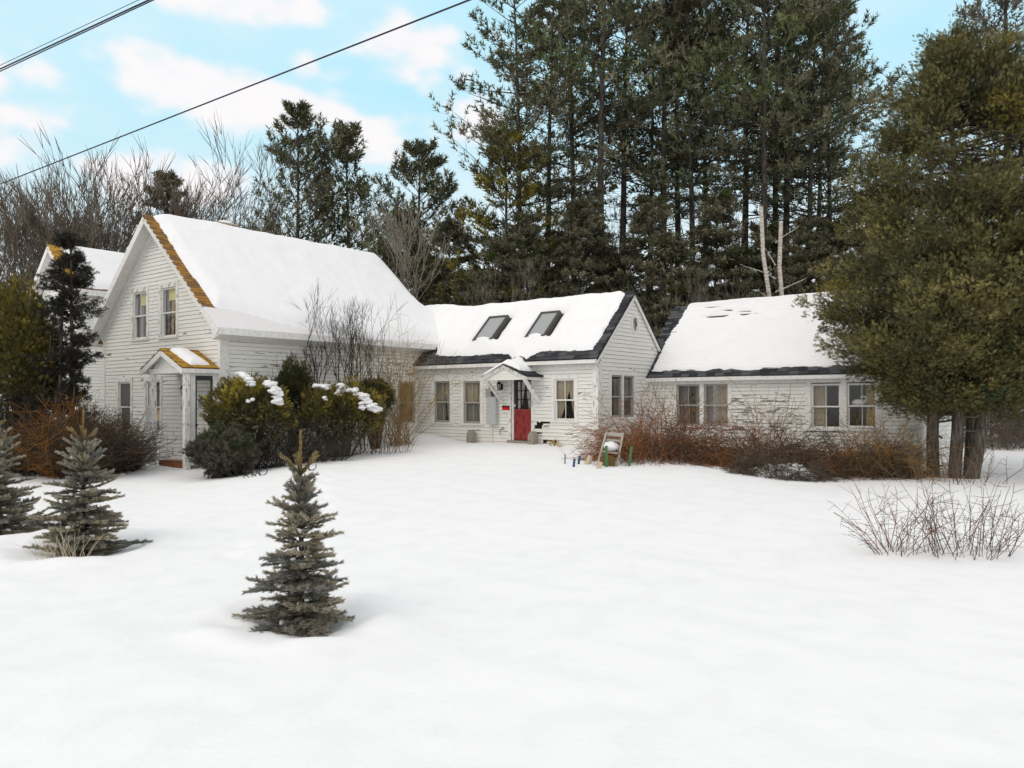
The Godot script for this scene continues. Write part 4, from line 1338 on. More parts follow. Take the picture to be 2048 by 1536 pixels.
func limb(m: M, p: Vector3, d: Vector3, l: float, r0: float, r1: float, bend: float, sides := 4, steps := 5, jag := 0.05) -> PackedVector3Array:
	var pts := PackedVector3Array([p])
	for k in steps:
		d = (d + Vector3(rr(-jag, jag), bend + rr(-jag, jag), rr(-jag, jag))).normalized()
		p += d * l / steps
		pts.push_back(p)
	m.tube(pts, r0, r1, sides)
	return pts

# a conifer: whorled limbs that carry side twigs with tufts. o: height, base (where green begins), spread, and so on
func conifer(root: Node3D, o: Dictionary) -> void:
	var h: float = o.height
	var base: float = o.base
	var trunk := M.new()
	var tp := PackedVector3Array()
	var lean: Vector3 = Vector3(rr(-1, 1), 0, rr(-1, 1)) * float(o.get("lean", 0.2))
	for k in 9:
		var f := k / 8.0
		tp.push_back(Vector3(0, h * f, 0) + lean * f * f + Vector3(rr(-1, 1), 0, rr(-1, 1)) * 0.05 * (1.0 if k > 0 else 0.0))
	trunk.tube(tp, o.girth, 0.03, 8)
	part("trunk", trunk, mats[o.get("bark", "pine_bark")], root)
	var wood := M.new()
	wood.col = o.get("wood", Color(0.060, 0.052, 0.043))
	var green := Swarm.new()
	var y: float = o.get("dead_from", base)
	var cols: Array = o.cols
	while y < h - 0.25:
		var f := clampf((y - base) / (h - base), 0.0, 1.0)
		var live := y >= base
		var nb := int(o.get("whorl", 5)) if live else 3
		var at: Vector3 = lean * pow(y / h, 2.0) + Vector3(0, y, 0)
		for k in nb:
			var an := rr(0, TAU)
			var prof: float = pow(1.0 - f, o.get("taper", 0.75)) * (0.5 + 0.5 * minf(1.0, f * 5.0 + o.get("skirt", 0.0)))
			var l: float = o.spread * prof * rr(o.get("least", 0.55), 1.15) + 0.25
			if not live:
				l = o.spread * rr(0.2, 0.7)
			var el: float = lerpf(o.el0, o.el1, f) + rr(-0.12, 0.12)
			if not live:
				el = rr(-0.25, 0.2)
			var d := Vector3(cos(an) * cos(el), sin(el), sin(an) * cos(el))
			var steps := 6
			var pts := limb(wood, at + Vector3(0, rr(-0.2, 0.2), 0), d, l, 0.010 + 0.009 * l, 0.006, o.bend if live else -0.01, 3, steps)
			var tone: Color = cols[rng.randi() % cols.size()]
			tone = tone * rr(0.75, 1.25)
			if o.has("accent") and rng.randf() < o.accent_share * (1.0 - f * 0.5):
				tone = o.accent * rr(0.7, 1.1)
			for i in range(1, steps + 1):
				var q := pts[i]
				var e := (pts[i] - pts[i - 1]).normalized()
				for s: float in [-1.0, 1.0]:
					if not live and rng.randf() < 0.45:
						continue
					if live and i == 1 and l > 1.6:
						continue
					var ll: float = l * o.get("lat", 0.34) * (1.15 - 0.75 * i / steps) * rr(0.6, 1.2) + 0.12
					var dd := (e.rotated(Vector3.UP, s * rr(0.7, 1.15)) + Vector3(0, rr(-0.1, 0.25), 0)).normalized()
					var lp := limb(wood, q, dd, ll, 0.008 + 0.002 * ll, 0.004, o.bend if live else 0.0, 3, 2)
					if live:
						var nt := maxi(2, int(ll / o.gap))
						for j in nt:
							var g := (j + 1.0) / nt
							var c := lp[0].lerp(lp[1], g * 2.0) if g < 0.5 else lp[1].lerp(lp[2], g * 2.0 - 1.0)
							var up: Vector3 = (dd + Vector3(rr(-0.5, 0.5), o.get("lift", 0.35) + rr(-0.3, 0.4), rr(-0.5, 0.5))).normalized()
							var sc: float = o.tuft * rr(0.7, 1.25)
							green.put(c + Vector3(rr(-1, 1), rr(-0.6, 0.6), rr(-1, 1)) * 0.10, toward(up, rr(0, TAU), Vector3(sc, sc, sc)), tone * rr(0.5, 1.5))
			if live:
				for j in 2:
					green.put(pts[steps], toward((pts[steps] - pts[steps - 1]) + Vector3(rr(-0.1, 0.1), 0.1, rr(-0.1, 0.1)), rr(0, TAU), Vector3.ONE * o.tuft * 1.1), tone)
		y += o.step * rr(0.75, 1.25) * (1.0 if live else 1.2)
	for k in 6:
		green.put(Vector3(0, h - 0.2 * k, 0) + lean, toward(Vector3(rr(-0.5, 0.5), 1, rr(-0.5, 0.5)), rr(0, TAU), Vector3.ONE * o.tuft), cols[0])
	part("limbs", wood, mats.twigs, root).set_meta("kind", "stuff")
	swarm_part("crown", green, o.mesh, mats.needles, root)

# a leafless tree: forks that fork again
func fork(m: M, p: Vector3, d: Vector3, l: float, r: float, depth: int, o: Dictionary) -> void:
	var steps := 3 if depth > 1 else 2
	var pts := limb(m, p, d, l, r, r * (0.62 if depth > 0 else 0.35), o.get("rise", 0.05), 5 if r > 0.06 else 3, steps, o.get("jag", 0.13))
	if depth == 0:
		return
	var e := (pts[steps] - pts[steps - 1]).normalized()
	var kids := 2 if rng.randf() < o.get("two", 0.55) else 3
	for k in kids:
		var ax := e.cross(Vector3(rr(-1, 1), rr(-1, 1), rr(-1, 1))).normalized()
		fork(m, pts[steps], e.rotated(ax, rr(0.18, o.get("spread", 0.6))), l * rr(0.6, 0.88), maxf(r * 0.62, o.get("min_r", 0.0055)), depth - 1, o)
	if depth < 4 or rng.randf() < 0.4:
		var ax2 := e.cross(Vector3(rr(-1, 1), rr(-1, 1), rr(-1, 1))).normalized()
		fork(m, pts[1], (pts[1] - pts[0]).normalized().rotated(ax2, rr(0.4, 0.9)), l * rr(0.45, 0.7), maxf(r * 0.4, o.get("min_r", 0.0055)), maxi(0, depth - 2), o)

func bare_tree(called: String, label: String, at: Transform3D, stems: int, l: float, r: float, depth: int, col: Color, o: Dictionary, group := "") -> Node3D:
	var t := thing(called, label, "bare tree", at, group)
	var tm := M.new()
	tm.col = col * 0.85
	var m := M.new()
	m.col = col
	for k in stems:
		var an := rr(0, TAU)
		var tilt: float = o.get("tilt", 0.05) * rr(0.5, 1.3)
		var d := Vector3(cos(an) * tilt, 1, sin(an) * tilt).normalized()
		var p := Vector3(cos(an), 0, sin(an)) * (0.12 * stems if stems > 1 else 0.0) + Vector3(0, -0.2, 0)
		var pts := limb(tm, p, d, l * 1.25, r, r * 0.75, 0.0, 7, 4, 0.05)
		for j in 3:
			var e := (pts[4] - pts[3]).normalized()
			var ax := e.cross(Vector3(rr(-1, 1), rr(-1, 1), rr(-1, 1))).normalized()
			fork(m, pts[4], e.rotated(ax, rr(0.1, o.get("spread", 0.6))), l * rr(0.7, 1.0), r * 0.6, depth, o)
		fork(m, pts[2], d.rotated(d.cross(Vector3(rr(-1, 1), 0, rr(-1, 1))).normalized(), 0.7), l * 0.6, r * 0.35, depth - 1, o)
	part("trunk", tm, mats.bark, t)
	part("crown", m, mats.twigs, t).set_meta("kind", "stuff")
	return t

# needles and sprays over a rounded, lumpy bush; stems show below
func bush(called: String, label: String, at: Transform3D, rad: Vector3, lift: float, n: int, mesh: ArrayMesh, size: float, cols: Array, sd: float, category := "shrub", gap := 0.0, rough := 0.30) -> Node3D:
	var t := thing(called, label, category, at)
	var st := M.new()
	st.col = Color(0.055, 0.045, 0.035)
	for k in 26:
		var an := rr(0, TAU)
		var e := Vector3(cos(an) * rad.x * rr(0.1, 0.8), lift + rad.y * rr(-0.2, 0.8), sin(an) * rad.z * rr(0.1, 0.8))
		var b := Vector3(e.x * 0.3, -0.1, e.z * 0.3)
		var d := (e - b)
		var pts := limb(st, b, d.normalized(), d.length(), 0.03, 0.008, 0.02, 4, 5, 0.12)
		for j in 5:
			limb(st, pts[2 + j % 4], (d.normalized() + Vector3(rr(-1, 1), rr(-0.4, 0.8), rr(-1, 1))).normalized(), rr(0.3, 0.7), 0.009, 0.004, 0.0, 3, 3, 0.2)
	part("stems", st, mats.twigs, t).set_meta("kind", "stuff")
	var g := Swarm.new()
	for k in n:
		var d := Vector3(rng.randfn(), rng.randfn(), rng.randfn()).normalized()
		var bump := 1.0 + rough * wob.get_noise_3d(d.x * 22.0 + sd, d.y * 22.0, d.z * 22.0) + 0.16 * wob2.get_noise_3d(d.x * 60.0 + sd, d.y * 60.0, d.z * 60.0)
		var f := pow(rng.randf(), 0.30)
		if gap > 0.0 and wob2.get_noise_3d(d.x * 45.0 + sd, d.y * 45.0, d.z * 45.0 + f * 20.0) < -0.5 + gap:
			continue
		if d.y < -0.35 and rng.randf() < 0.65:
			continue
		var p := Vector3(d.x * rad.x, d.y * rad.y, d.z * rad.z) * bump * f + Vector3(0, lift, 0)
		if p.y < 0.02:
			continue
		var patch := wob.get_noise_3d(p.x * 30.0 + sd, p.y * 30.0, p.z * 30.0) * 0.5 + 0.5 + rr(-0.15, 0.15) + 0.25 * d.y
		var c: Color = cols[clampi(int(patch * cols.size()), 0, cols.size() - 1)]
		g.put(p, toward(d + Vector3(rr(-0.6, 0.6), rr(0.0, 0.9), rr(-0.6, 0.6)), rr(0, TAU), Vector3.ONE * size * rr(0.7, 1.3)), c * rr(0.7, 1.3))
	swarm_part("foliage", g, mesh, mats.needles, t)
	return t

# arching canes: a tangle
func tangle(called: String, label: String, x: float, d: float, rx: float, rz: float, high: float, n: int, cols: Array, o := {}) -> Node3D:
	var t := thing(called, label, o.get("category", "shrub"), Transform3D(Basis.IDENTITY, Vector3(x, 0, -d)))
	var m := M.new()
	for k in n:
		var an := rr(0, TAU)
		var q: float = sqrt(rng.randf()) * float(o.get("root", 0.85))
		var bx := cos(an) * rx * q
		var bz := sin(an) * rz * q
		var by := ground(x + bx, d - bz) - 0.06
		var out := Vector3(bx / rx, 0, bz / rz) * float(o.get("splay", 0.7)) + Vector3(rr(-0.6, 0.6), 0, rr(-0.6, 0.6))
		var dir := Vector3(out.x, rr(0.7, 1.6), out.z).normalized()
		var l: float = high * rr(0.7, 1.55) * (1.05 - float(o.get("dome", 0.35)) * q)
		var c: Color = cols[rng.randi() % cols.size()]
		var shade := wob.get_noise_3d(bx * 18.0 + 60.0, 0.0, bz * 18.0)
		if o.has("warm") and shade > o.warm:
			c = o.warm_cols[rng.randi() % o.warm_cols.size()]
		m.col = c * rr(0.7, 1.3)
		var p := Vector3(bx, by, bz)
		var pts := PackedVector3Array([p])
		var fall: float = o.get("fall", 0.26) * rr(0.5, 1.5)
		var steps := 7
		for s in steps:
			dir = (dir + Vector3(rr(-0.16, 0.16), -fall, rr(-0.16, 0.16))).normalized()
			p += dir * l / steps
			var gy := ground(x + p.x, d - p.z) + 0.02
			if p.y < gy:
				p.y = gy
			pts.push_back(p)
		var r0: float = o.get("thick", 0.0075) * rr(0.7, 1.3)
		m.tube(pts, r0, r0 * 0.55, 3)
		for s in o.get("twigs", 4):
			var i := 2 + rng.randi() % (steps - 2)
			m.col = c * rr(0.8, 1.4)
			limb(m, pts[i], (Vector3(rr(-1, 1), rr(-0.2, 1), rr(-1, 1))).normalized(), l * rr(0.12, 0.3), r0 * 0.6, r0 * 0.4, -0.05, 3, 3, 0.2)
	part("canes", m, mats.twigs, t).set_meta("kind", "stuff")
	return t

func snow_clump(t: Node3D, at: Vector3, r: Vector3, sd: float) -> void:
	var m := M.new()
	m.lump(at, r, wob2, 0.5, 20, 12, sd)
	part("snow_clump", m, mats.snow, t)

# snow lying along a bough: overlapping lumps that sag off the edge
func snow_drape(t: Node3D, path: Array, w: float) -> void:
	var m := M.new()
	for k in path.size() - 1:
		var n := maxi(2, int((path[k + 1] as Vector3).distance_to(path[k]) / 0.07))
		for j in n:
			var p: Vector3 = (path[k] as Vector3).lerp(path[k + 1], float(j) / n)
			for i in 3:
				var s := w * rr(0.42, 0.85)
				m.lump(p + Vector3(rr(-0.5, 0.5) * w, rr(-0.5, 0.05) * w, rr(-0.6, 0.6) * w), Vector3(s, s * rr(0.35, 0.6), s * rr(0.7, 1.0)), wob2, 0.55, 14, 9, p.x * 90.0 + j * 7.0 + i)
	part("snow_cap", m, mats.snow, t)

# ------------------------------------------------------------------ little blue spruces: whorled limbs of fat brush-like shoots
func blue_spruce(label: String, x: float, d: float, h: float, spread: float, sd: int, shoot: ArrayMesh, low_w := 1.0) -> Node3D:
	rng.seed = sd
	var t := thing("blue_spruce", label, "spruce", at_xz(x, d, 0.0, 1.0, -0.08), "young blue spruces planted in the snowy lawn")
	var tr := M.new()
	tr.tube(PackedVector3Array([Vector3.ZERO, Vector3(0.01, h * 0.4, 0), Vector3(0, h * 0.8, 0.01)]), 0.045, 0.014, 7)
	part("trunk", tr, mats.pine_bark, t)
	var lead := Swarm.new()
	var ltop := h * 0.19
	var ly := h - ltop
	for k in 7:
		lead.put(Vector3(0, ly + ltop * k / 7.0 - 0.02, 0), toward(Vector3(rr(-0.03, 0.03), 1, rr(-0.03, 0.03)), rr(0, TAU), Vector3(0.027, 0.105, 0.027)), Color(0.36, 0.24, 0.10) * rr(0.85, 1.15))
	var lm := M.new()
	lm.tube(PackedVector3Array([Vector3(0, h * 0.79, 0), Vector3(0, h - 0.01, 0)]), 0.013, 0.008, 6, true)
	var lp := part("leader", lm, mats.cane_brown, t, Transform3D.IDENTITY, "bare yellow-brown leader shoot")
	swarm_part("needles", lead, shoot, mats.needles, lp)
	var wood := M.new()
	wood.col = Color(0.07, 0.055, 0.04)
	var g := Swarm.new()
	var tones := [Color(0.30, 0.285, 0.235), Color(0.38, 0.35, 0.27), Color(0.24, 0.24, 0.215), Color(0.42, 0.38, 0.28)]
	var y := h * 0.80
	var first := true
	while y > 0.06:
		var f := 1.0 - y / (h * 0.80)
		var nb := 6 if first else 6 + int(f * 4.0)
		var off := rr(0, TAU)
		for k in nb:
			var an := off + TAU * k / nb + rr(-0.25, 0.25)
			var l: float = spread * (0.16 + 0.84 * pow(f, 0.85)) * rr(0.42, 1.2)
			if f > 0.8:
				l *= lerpf(1.0, 0.72, (f - 0.8) / 0.2) * low_w
			var el := lerpf(0.85, -0.12, minf(1.0, f * 2.2)) + rr(-0.22, 0.25)
			if first:
				el = rr(0.6, 0.85)
				l = h * 0.085 * rr(0.7, 1.2)
			var dir := Vector3(cos(an) * cos(el), sin(el), sin(an) * cos(el))
			var steps := maxi(2, int(l / 0.075))
			var pts := limb(wood, Vector3(0, y + rr(-0.02, 0.02), 0), dir, l, 0.012, 0.005, 0.035, 4, steps, 0.04)
			var tone: Color = tones[rng.randi() % 4]
			if first:
				tone = Color(0.27, 0.21, 0.105)
			for i in range(0 if l < 0.25 else 1, steps):
				var e := (pts[i + 1] - pts[i]).normalized()
				g.put(pts[i], toward(e, rr(0, TAU), Vector3(0.038, 0.10, 0.038)), tone * rr(0.75, 1.2))
				if first:
					continue
				for s: float in [-1.0, 1.0]:
					if rng.randf() < 0.12:
						continue
					var sl: float = 0.075 + 0.30 * l * (1.0 - float(i) / steps) * rr(0.5, 1.0)
					var sd2 := (e.rotated(Vector3.UP, s * rr(0.65, 1.0)) + Vector3(0, rr(-0.05, 0.25), 0)).normalized()
					var ns := maxi(1, int(round(sl / 0.085)))
					for j in ns:
						g.put(pts[i] + sd2 * sl * j / ns, toward(sd2, rr(0, TAU), Vector3(0.043, sl / ns * 1.15, 0.043)), tone * rr(0.75, 1.25))
						if j > 0 and rng.randf() < 0.7:
							var s3 := sd2.rotated(Vector3.UP, rr(-1.0, 1.0))
							g.put(pts[i] + sd2 * sl * j / ns, toward(s3, rr(0, TAU), Vector3(0.042, 0.09, 0.042)), tone * rr(0.75, 1.25))
			g.put(pts[steps], toward((pts[steps] - pts[steps - 1]), rr(0, TAU), Vector3(0.042, 0.09, 0.042)), tone * 1.1)
			# the odd handful of snow caught on a limb
			if l > 0.3 and rng.randf() < 0.30:
				snow_clump(t, pts[steps / 2] + Vector3(0, 0.03, 0), Vector3(rr(0.02, 0.05), rr(0.015, 0.028), rr(0.02, 0.05)), rr(0, 500))
		first = false
		y -= rr(0.058, 0.095) * (h / 2.0) * (1.25 if f < 0.3 else 1.0)
	part("limbs", wood, mats.twigs, t).set_meta("kind", "stuff")
	swarm_part("needles", g, shoot, mats.needles, t)
	return t
func make_plants() -> void:
	var shoot := tuft(4, 64, 0.72, 0.085, 0.0, 0.75)   # drawn thin: x and z scale is the brush's radius
	var pine_t := tuft(11, 11, 0.62, 0.075, 0.0, 1.0)
	var hem_t := tuft(12, 11, 0.45, 0.075, 0.0, 0.6)
	var fan := spray(13, 14)
	var yew_t := tuft(14, 24, 0.55, 0.045, 0.0, 0.8)
	# --- young spruces
	blue_spruce("small blue spruce alone in the middle of the snowy lawn", -2.14, 8.2, 2.10, 0.60, 301, shoot)
	blue_spruce("wider blue spruce left of the lone one, dead grass at its foot", -6.3, 11.9, 2.22, 0.86, 302, shoot)
	blue_spruce("blue spruce cut by the photo's left edge", -8.6, 13.4, 2.25, 0.98, 303, shoot)
	rng.seed = 77
	# --- tall white pines behind the house
	var browns := [Color(0.150, 0.146, 0.086), Color(0.130, 0.130, 0.078), Color(0.178, 0.168, 0.105), Color(0.120, 0.135, 0.072)]
	var protos := []
	for k in 4:
		var hh: float = [28.0, 26.0, 29.0, 25.0][k]
		var root := Node3D.new()
		root.name = "white_pine"
		conifer(root, {"height": hh, "base": [14.0, 12.2, 15.6, 9.0][k], "dead_from": 6.0, "least": 0.35, "taper": 0.55, "spread": [5.2, 5.4, 4.6, 5.8][k], "girth": [0.29, 0.26, 0.30, 0.24][k], "el0": 0.0, "el1": 0.65, "bend": 0.035, "whorl": 4, "step": 0.86, "gap": 0.37, "tuft": 0.45, "mesh": pine_t, "cols": browns, "accent": Color(0.13, 0.16, 0.06), "accent_share": 0.08, "lean": 0.5, "skirt": 0.35})
		protos.push_back(root)
	var pines := [[0.57, 44, 3, "leftmost tall pine of the grove, yellow-green low boughs"], [2.19, 50, 0, ""], [3.58, 46, 1, ""], [4.59, 43, 2, ""], [6.41, 47, 0, ""], [8.86, 52, 1, ""], [8.36, 45, 2, ""], [10.07, 49, 0, ""], [9.89, 44, 1, ""], [12.93, 54, 2, ""], [13.23, 46, 0, ""], [13.04, 42, 1, "tall pine right behind the forked birch trunk"], [16.2, 50, 2, ""], [15.2, 45, 0, ""], [16.0, 44, 3, ""], [19.6, 52, 1, ""], [18.6, 47, 3, "rightmost pine of the grove, boughs reaching into open sky"]]
	var nth := ["first", "second", "third", "fourth", "fifth", "sixth", "seventh", "eighth", "ninth", "tenth", "eleventh", "twelfth", "thirteenth", "fourteenth", "fifteenth", "sixteenth", "seventeenth"]
	for k in pines.size():
		var q: Array = pines[k]
		var place := 0
		for o2: Array in pines:
			if float(o2[0]) / o2[1] < float(q[0]) / q[1]:
				place += 1
		var label: String = q[3] if q[3] else "%s tall dark pine from the left in the grove behind the wings" % nth[place]
		var t := Transform3D(Basis(Vector3.UP, rr(0, TAU)).scaled(Vector3(1, rr(0.94, 1.06), 1)), Vector3(q[0], ground(q[0], q[1]) - 0.2, -q[1]))
		var o := dup(protos[q[2]], t, label, "tall white pines of the grove")
		o.set_meta("category", "pine tree")
		if q[3]:
			o.set_meta("group", "tall white pines of the grove")
	for r: Node3D in protos:
		r.free()
	# the leftmost carries yellow-green boughs low down
	var lb := thing("young_pine", "yellow-green young pine under the grove's left edge", "pine tree", at_xz(-0.2, 41.0))
	conifer(lb, {"height": 15.0, "base": 4.0, "spread": 3.9, "girth": 0.16, "el0": 0.05, "el1": 0.7, "bend": 0.05, "whorl": 4, "step": 0.75, "gap": 0.32, "tuft": 0.46, "taper": 0.6, "mesh": pine_t, "cols": [Color(0.15, 0.135, 0.05), Color(0.115, 0.105, 0.06), Color(0.20, 0.17, 0.035)], "skirt": 0.5})
	# --- pines standing apart, left of the grove
	for q: Array in [[-13.2, 50.0, 20.6, 6.4, "broad white pine left of two others above the main roof", 3.0], [-10.0, 50.0, 19.3, 5.6, "middle white pine above the main roof, bent boughs to the right", 3.2], [-5.2, 46.0, 16.8, 5.4, "right-hand white pine above the main roof, behind a bare grey tree", 2.5]]:
		var t := thing("white_pine", q[4], "pine tree", at_xz(q[0], q[1]))
		conifer(t, {"height": q[2] - 1.0, "base": q[5], "spread": q[3], "girth": 0.24, "el0": 0.10, "el1": 0.8, "bend": 0.04, "whorl": 4, "step": 0.72, "gap": 0.33, "tuft": 0.46, "mesh": pine_t, "cols": browns, "lean": 0.3, "taper": 0.70, "skirt": 0.8, "lat": 0.36})
	var up := thing("white_pine", "greyish pine behind the big cedar, at the photo's upper right corner", "pine tree", at_xz(22.0, 36.0))
	conifer(up, {"height": 23.0, "base": 13.0, "spread": 3.4, "girth": 0.24, "el0": 0.2, "el1": 0.9, "bend": 0.08, "whorl": 4, "step": 0.75, "gap": 0.36, "tuft": 0.42, "mesh": pine_t, "cols": [Color(0.22, 0.20, 0.165), Color(0.19, 0.17, 0.14)], "skirt": 0.5})
	# --- hemlocks and young evergreens filling the wood's edge
	var dark := [Color(0.130, 0.120, 0.075), Color(0.110, 0.104, 0.068), Color(0.155, 0.138, 0.088)]
	var hp := []
	for k in 3:
		var root := Node3D.new()
		root.name = "hemlock"
		conifer(root, {"height": [11.0, 9.0, 12.5][k], "base": 0.6, "spread": [2.6, 2.4, 2.8][k], "girth": 0.14, "el0": -0.05, "el1": 0.5, "bend": -0.03, "whorl": 5, "step": 0.50, "gap": 0.26, "tuft": 0.46, "mesh": hem_t, "cols": [Color(0.145, 0.138, 0.085), Color(0.125, 0.12, 0.076), Color(0.165, 0.15, 0.095)], "accent": Color(0.09, 0.11, 0.035), "accent_share": 0.05, "lift": 0.1, "skirt": 0.8, "taper": 0.6})
		hp.push_back(root)
	var hx := [-7.6, -5.8, -4.6, -3.2, -2.0, -0.6, 0.6, 1.9, 3.0, 4.2, 5.3, 6.6, 7.8, 9.0, 10.3, 11.5, 12.8, 14.1, 15.3, 16.6, 18.0, 20.0, 22.5, 25.0, 7.2, 8.4, 9.7, 11.0, 12.2, 13.5, 14.8, 16.0]
	for k in hx.size():
		var x: float = hx[k] + rr(-0.3, 0.3)
		var d := rr(37.5, 43.0)
		if k < 3:
			d += 3.0
		var o := dup(hp[rng.randi() % 3], at_xz(x, d, rr(0, TAU), rr(0.60, 0.76) if k >= 24 else rr(0.76, 1.0)), "dark hemlock in the wood's edge behind the wings", "hemlocks along the wood's edge")
		o.set_meta("category", "hemlock")
	for k in 26:
		var x := -9.0 + k * 2.1 + rr(-0.5, 0.5)
		var o := dup(hp[rng.randi() % 3], at_xz(x, rr(54.0, 66.0), rr(0, TAU), rr(0.75, 1.0)), "dark evergreen deep in the wood behind the house", "evergreens deep in the wood")
		o.set_meta("category", "hemlock")
	var lh := thing("hemlock", "pointed dark hemlock behind the main gable's peak", "hemlock", at_xz(-19.2, 45.0))
	conifer(lh, {"height": 14.4, "base": 0.6, "spread": 4.6, "girth": 0.16, "el0": -0.05, "el1": 0.4, "bend": 0.0, "whorl": 6, "step": 0.5, "gap": 0.27, "tuft": 0.40, "mesh": hem_t, "cols": dark, "lift": 0.15, "skirt": 0.9, "taper": 0.85})
	var rh := dup(hp[0], at_xz(24.6, 33.0, 0.4, 1.0), "dark evergreen right of the cedar, at the photo's right edge")
	rh.set_meta("category", "hemlock")
	for r: Node3D in hp:
		r.free()
	# --- leafless trees
	var grey := Color(0.155, 0.135, 0.11)
	var brown := Color(0.15, 0.125, 0.098)
	var bo := {"spread": 0.42, "tilt": 0.30, "rise": 0.07, "jag": 0.09, "min_r": 0.016}
	var b0 := bare_tree("bare_tree", "many-stemmed bare tree behind the narrow house, left of the others", at_xz(-24.6, 44.0), 7, 3.15, 0.12, 5, brown, bo)
	dup(b0, at_xz(-21.6, 45.5, 2.0, 1.08), "many-stemmed bare tree directly behind the main gable's left slope")
	dup(b0, at_xz(-28.6, 47.0, 4.0, 1.0), "bare thicket tree between the two leftmost trunks")
	bare_tree("bare_tree", "large crooked bare tree at the photo's left edge", at_xz(-24.3, 40.0), 1, 2.9, 0.2, 5, grey, {"min_r": 0.013, "spread": 0.65, "rise": 0.04, "jag": 0.14})
	var b1 := bare_tree("bare_tree", "slender bare tree left of the white pines, above the chimney", at_xz(-17.6, 50.0), 2, 3.9, 0.12, 5, grey, {"spread": 0.42, "tilt": 0.1, "rise": 0.10, "jag": 0.10, "min_r": 0.015})
	dup(b1, at_xz(-19.3, 53.0, 1.3, 0.85), "slender bare tree between the hemlock and the chimney")
	dup(b1, at_xz(-15.6, 54.0, 2.3, 0.88), "slender bare tree half hidden by the broad white pine")
	dup(b1, at_xz(-32.0, 50.0, 3.0, 0.9), "slender bare tree behind the crooked one, at the left edge")
	dup(b1, at_xz(6.0, 60.0, 3.5, 1.0), "slender bare tree seen between the grove's trunks")
	dup(b1, at_xz(15.0, 62.0, 5.0, 1.0), "slender bare tree in the grove's right-hand gap")
	bare_tree("bare_tree", "pale grey bare tree behind the main roof's far end", at_xz(-4.5, 35.0), 1, 2.3, 0.10, 5, Color(0.26, 0.235, 0.19), {"spread": 0.50, "rise": 0.09, "jag": 0.10, "min_r": 0.011})
	var b2 := bare_tree("bare_tree", "thin bare sapling behind the right wing's ridge", at_xz(8.2, 36.0), 2, 1.9, 0.05, 4, Color(0.20, 0.17, 0.145), {"spread": 0.5, "tilt": 0.15, "rise": 0.08})
	dup(b2, at_xz(10.6, 35.0, 2.0, 0.9), "thin bare sapling left of the birch's foot")
	dup(b2, at_xz(-1.2, 35.0, 4.0, 0.95), "thin bare sapling behind the middle wing's left end")
	dup(b2, at_xz(22.6, 31.0, 4.0, 0.7), "thin bare sapling in the snow beyond the cedar's trunks")
	dup(b2, at_xz(25.0, 35.0, 1.0, 0.8), "thin bare sapling at the right edge, behind the cedar")
	# the paper birch: two white stems from one foot
	var bt := thing("paper_birch", "white paper birch forked into two broken stems", "birch", at_xz(11.9, 36.3))
	for q: Array in [[Vector3(0.0, 0, 0), Vector3(-0.80, 10.6, 0.2), 0.11], [Vector3(0.1, 0, 0), Vector3(0.22, 10.0, -0.2), 0.125]]:
		var m := M.new()
		var a: Vector3 = q[0]
		var b: Vector3 = q[1]
		m.tube(PackedVector3Array([a, a.lerp(b, 0.3) + Vector3(0.35, 0, 0), a.lerp(b, 0.55) + Vector3(0.15, 0, 0), a.lerp(b, 0.8) + Vector3(-0.06, 0, 0), b]), q[2], 0.09, 8, true)
		part("stem", m, mats.birch_bark, bt)
	for q: Array in [[4.4, Vector3(-2.6, 0.9, 0.3), 0.05], [6.2, Vector3(-0.7, 0.6, 0.2), 0.04], [8.0, Vector3(-0.5, 0.9, 0.2), 0.035], [4.9, Vector3(-3.4, -0.8, 0.3), 0.04], [6.8, Vector3(1.3, 0.7, 0.2), 0.03], [7.4, Vector3(-1.4, 0.9, -0.2), 0.03], [9.0, Vector3(0.8, 0.9, 0.1), 0.022]]:
		var m := M.new()
		limb(m, Vector3(-0.1, q[0], 0), (q[1] as Vector3).normalized(), (q[1] as Vector3).length(), q[2], 0.012, -0.04, 5, 6, 0.1)
		part("branch", m, mats.birch_bark, bt)
	# --- the dark conifer with bare trunks, left of the gable
	var dc := thing("dark_conifer", "scraggly dark conifer with bare trunks, before the gable's left end", "conifer", at_xz(-12.7, 23.2, 0.0, 0.95))
	for q: Array in [[-0.25, 6.2, 0.085], [0.10, 7.15, 0.10], [-0.75, 4.6, 0.06]]:
		var m := M.new()
		m.tube(PackedVector3Array([Vector3(q[0], -0.2, 0), Vector3(q[0] + 0.03, q[1] * 0.5, 0.05), Vector3(q[0] * 0.6, q[1], 0)]), q[2], 0.025, 7)
		part("trunk", m, mats.pine_bark, dc)
	var dw := M.new()
	dw.col = Color(0.04, 0.033, 0.028)
	var dg := Swarm.new()
	var ink := [Color(0.040, 0.034, 0.030), Color(0.030, 0.027, 0.026), Color(0.050, 0.041, 0.033), Color(0.036, 0.042, 0.028)]
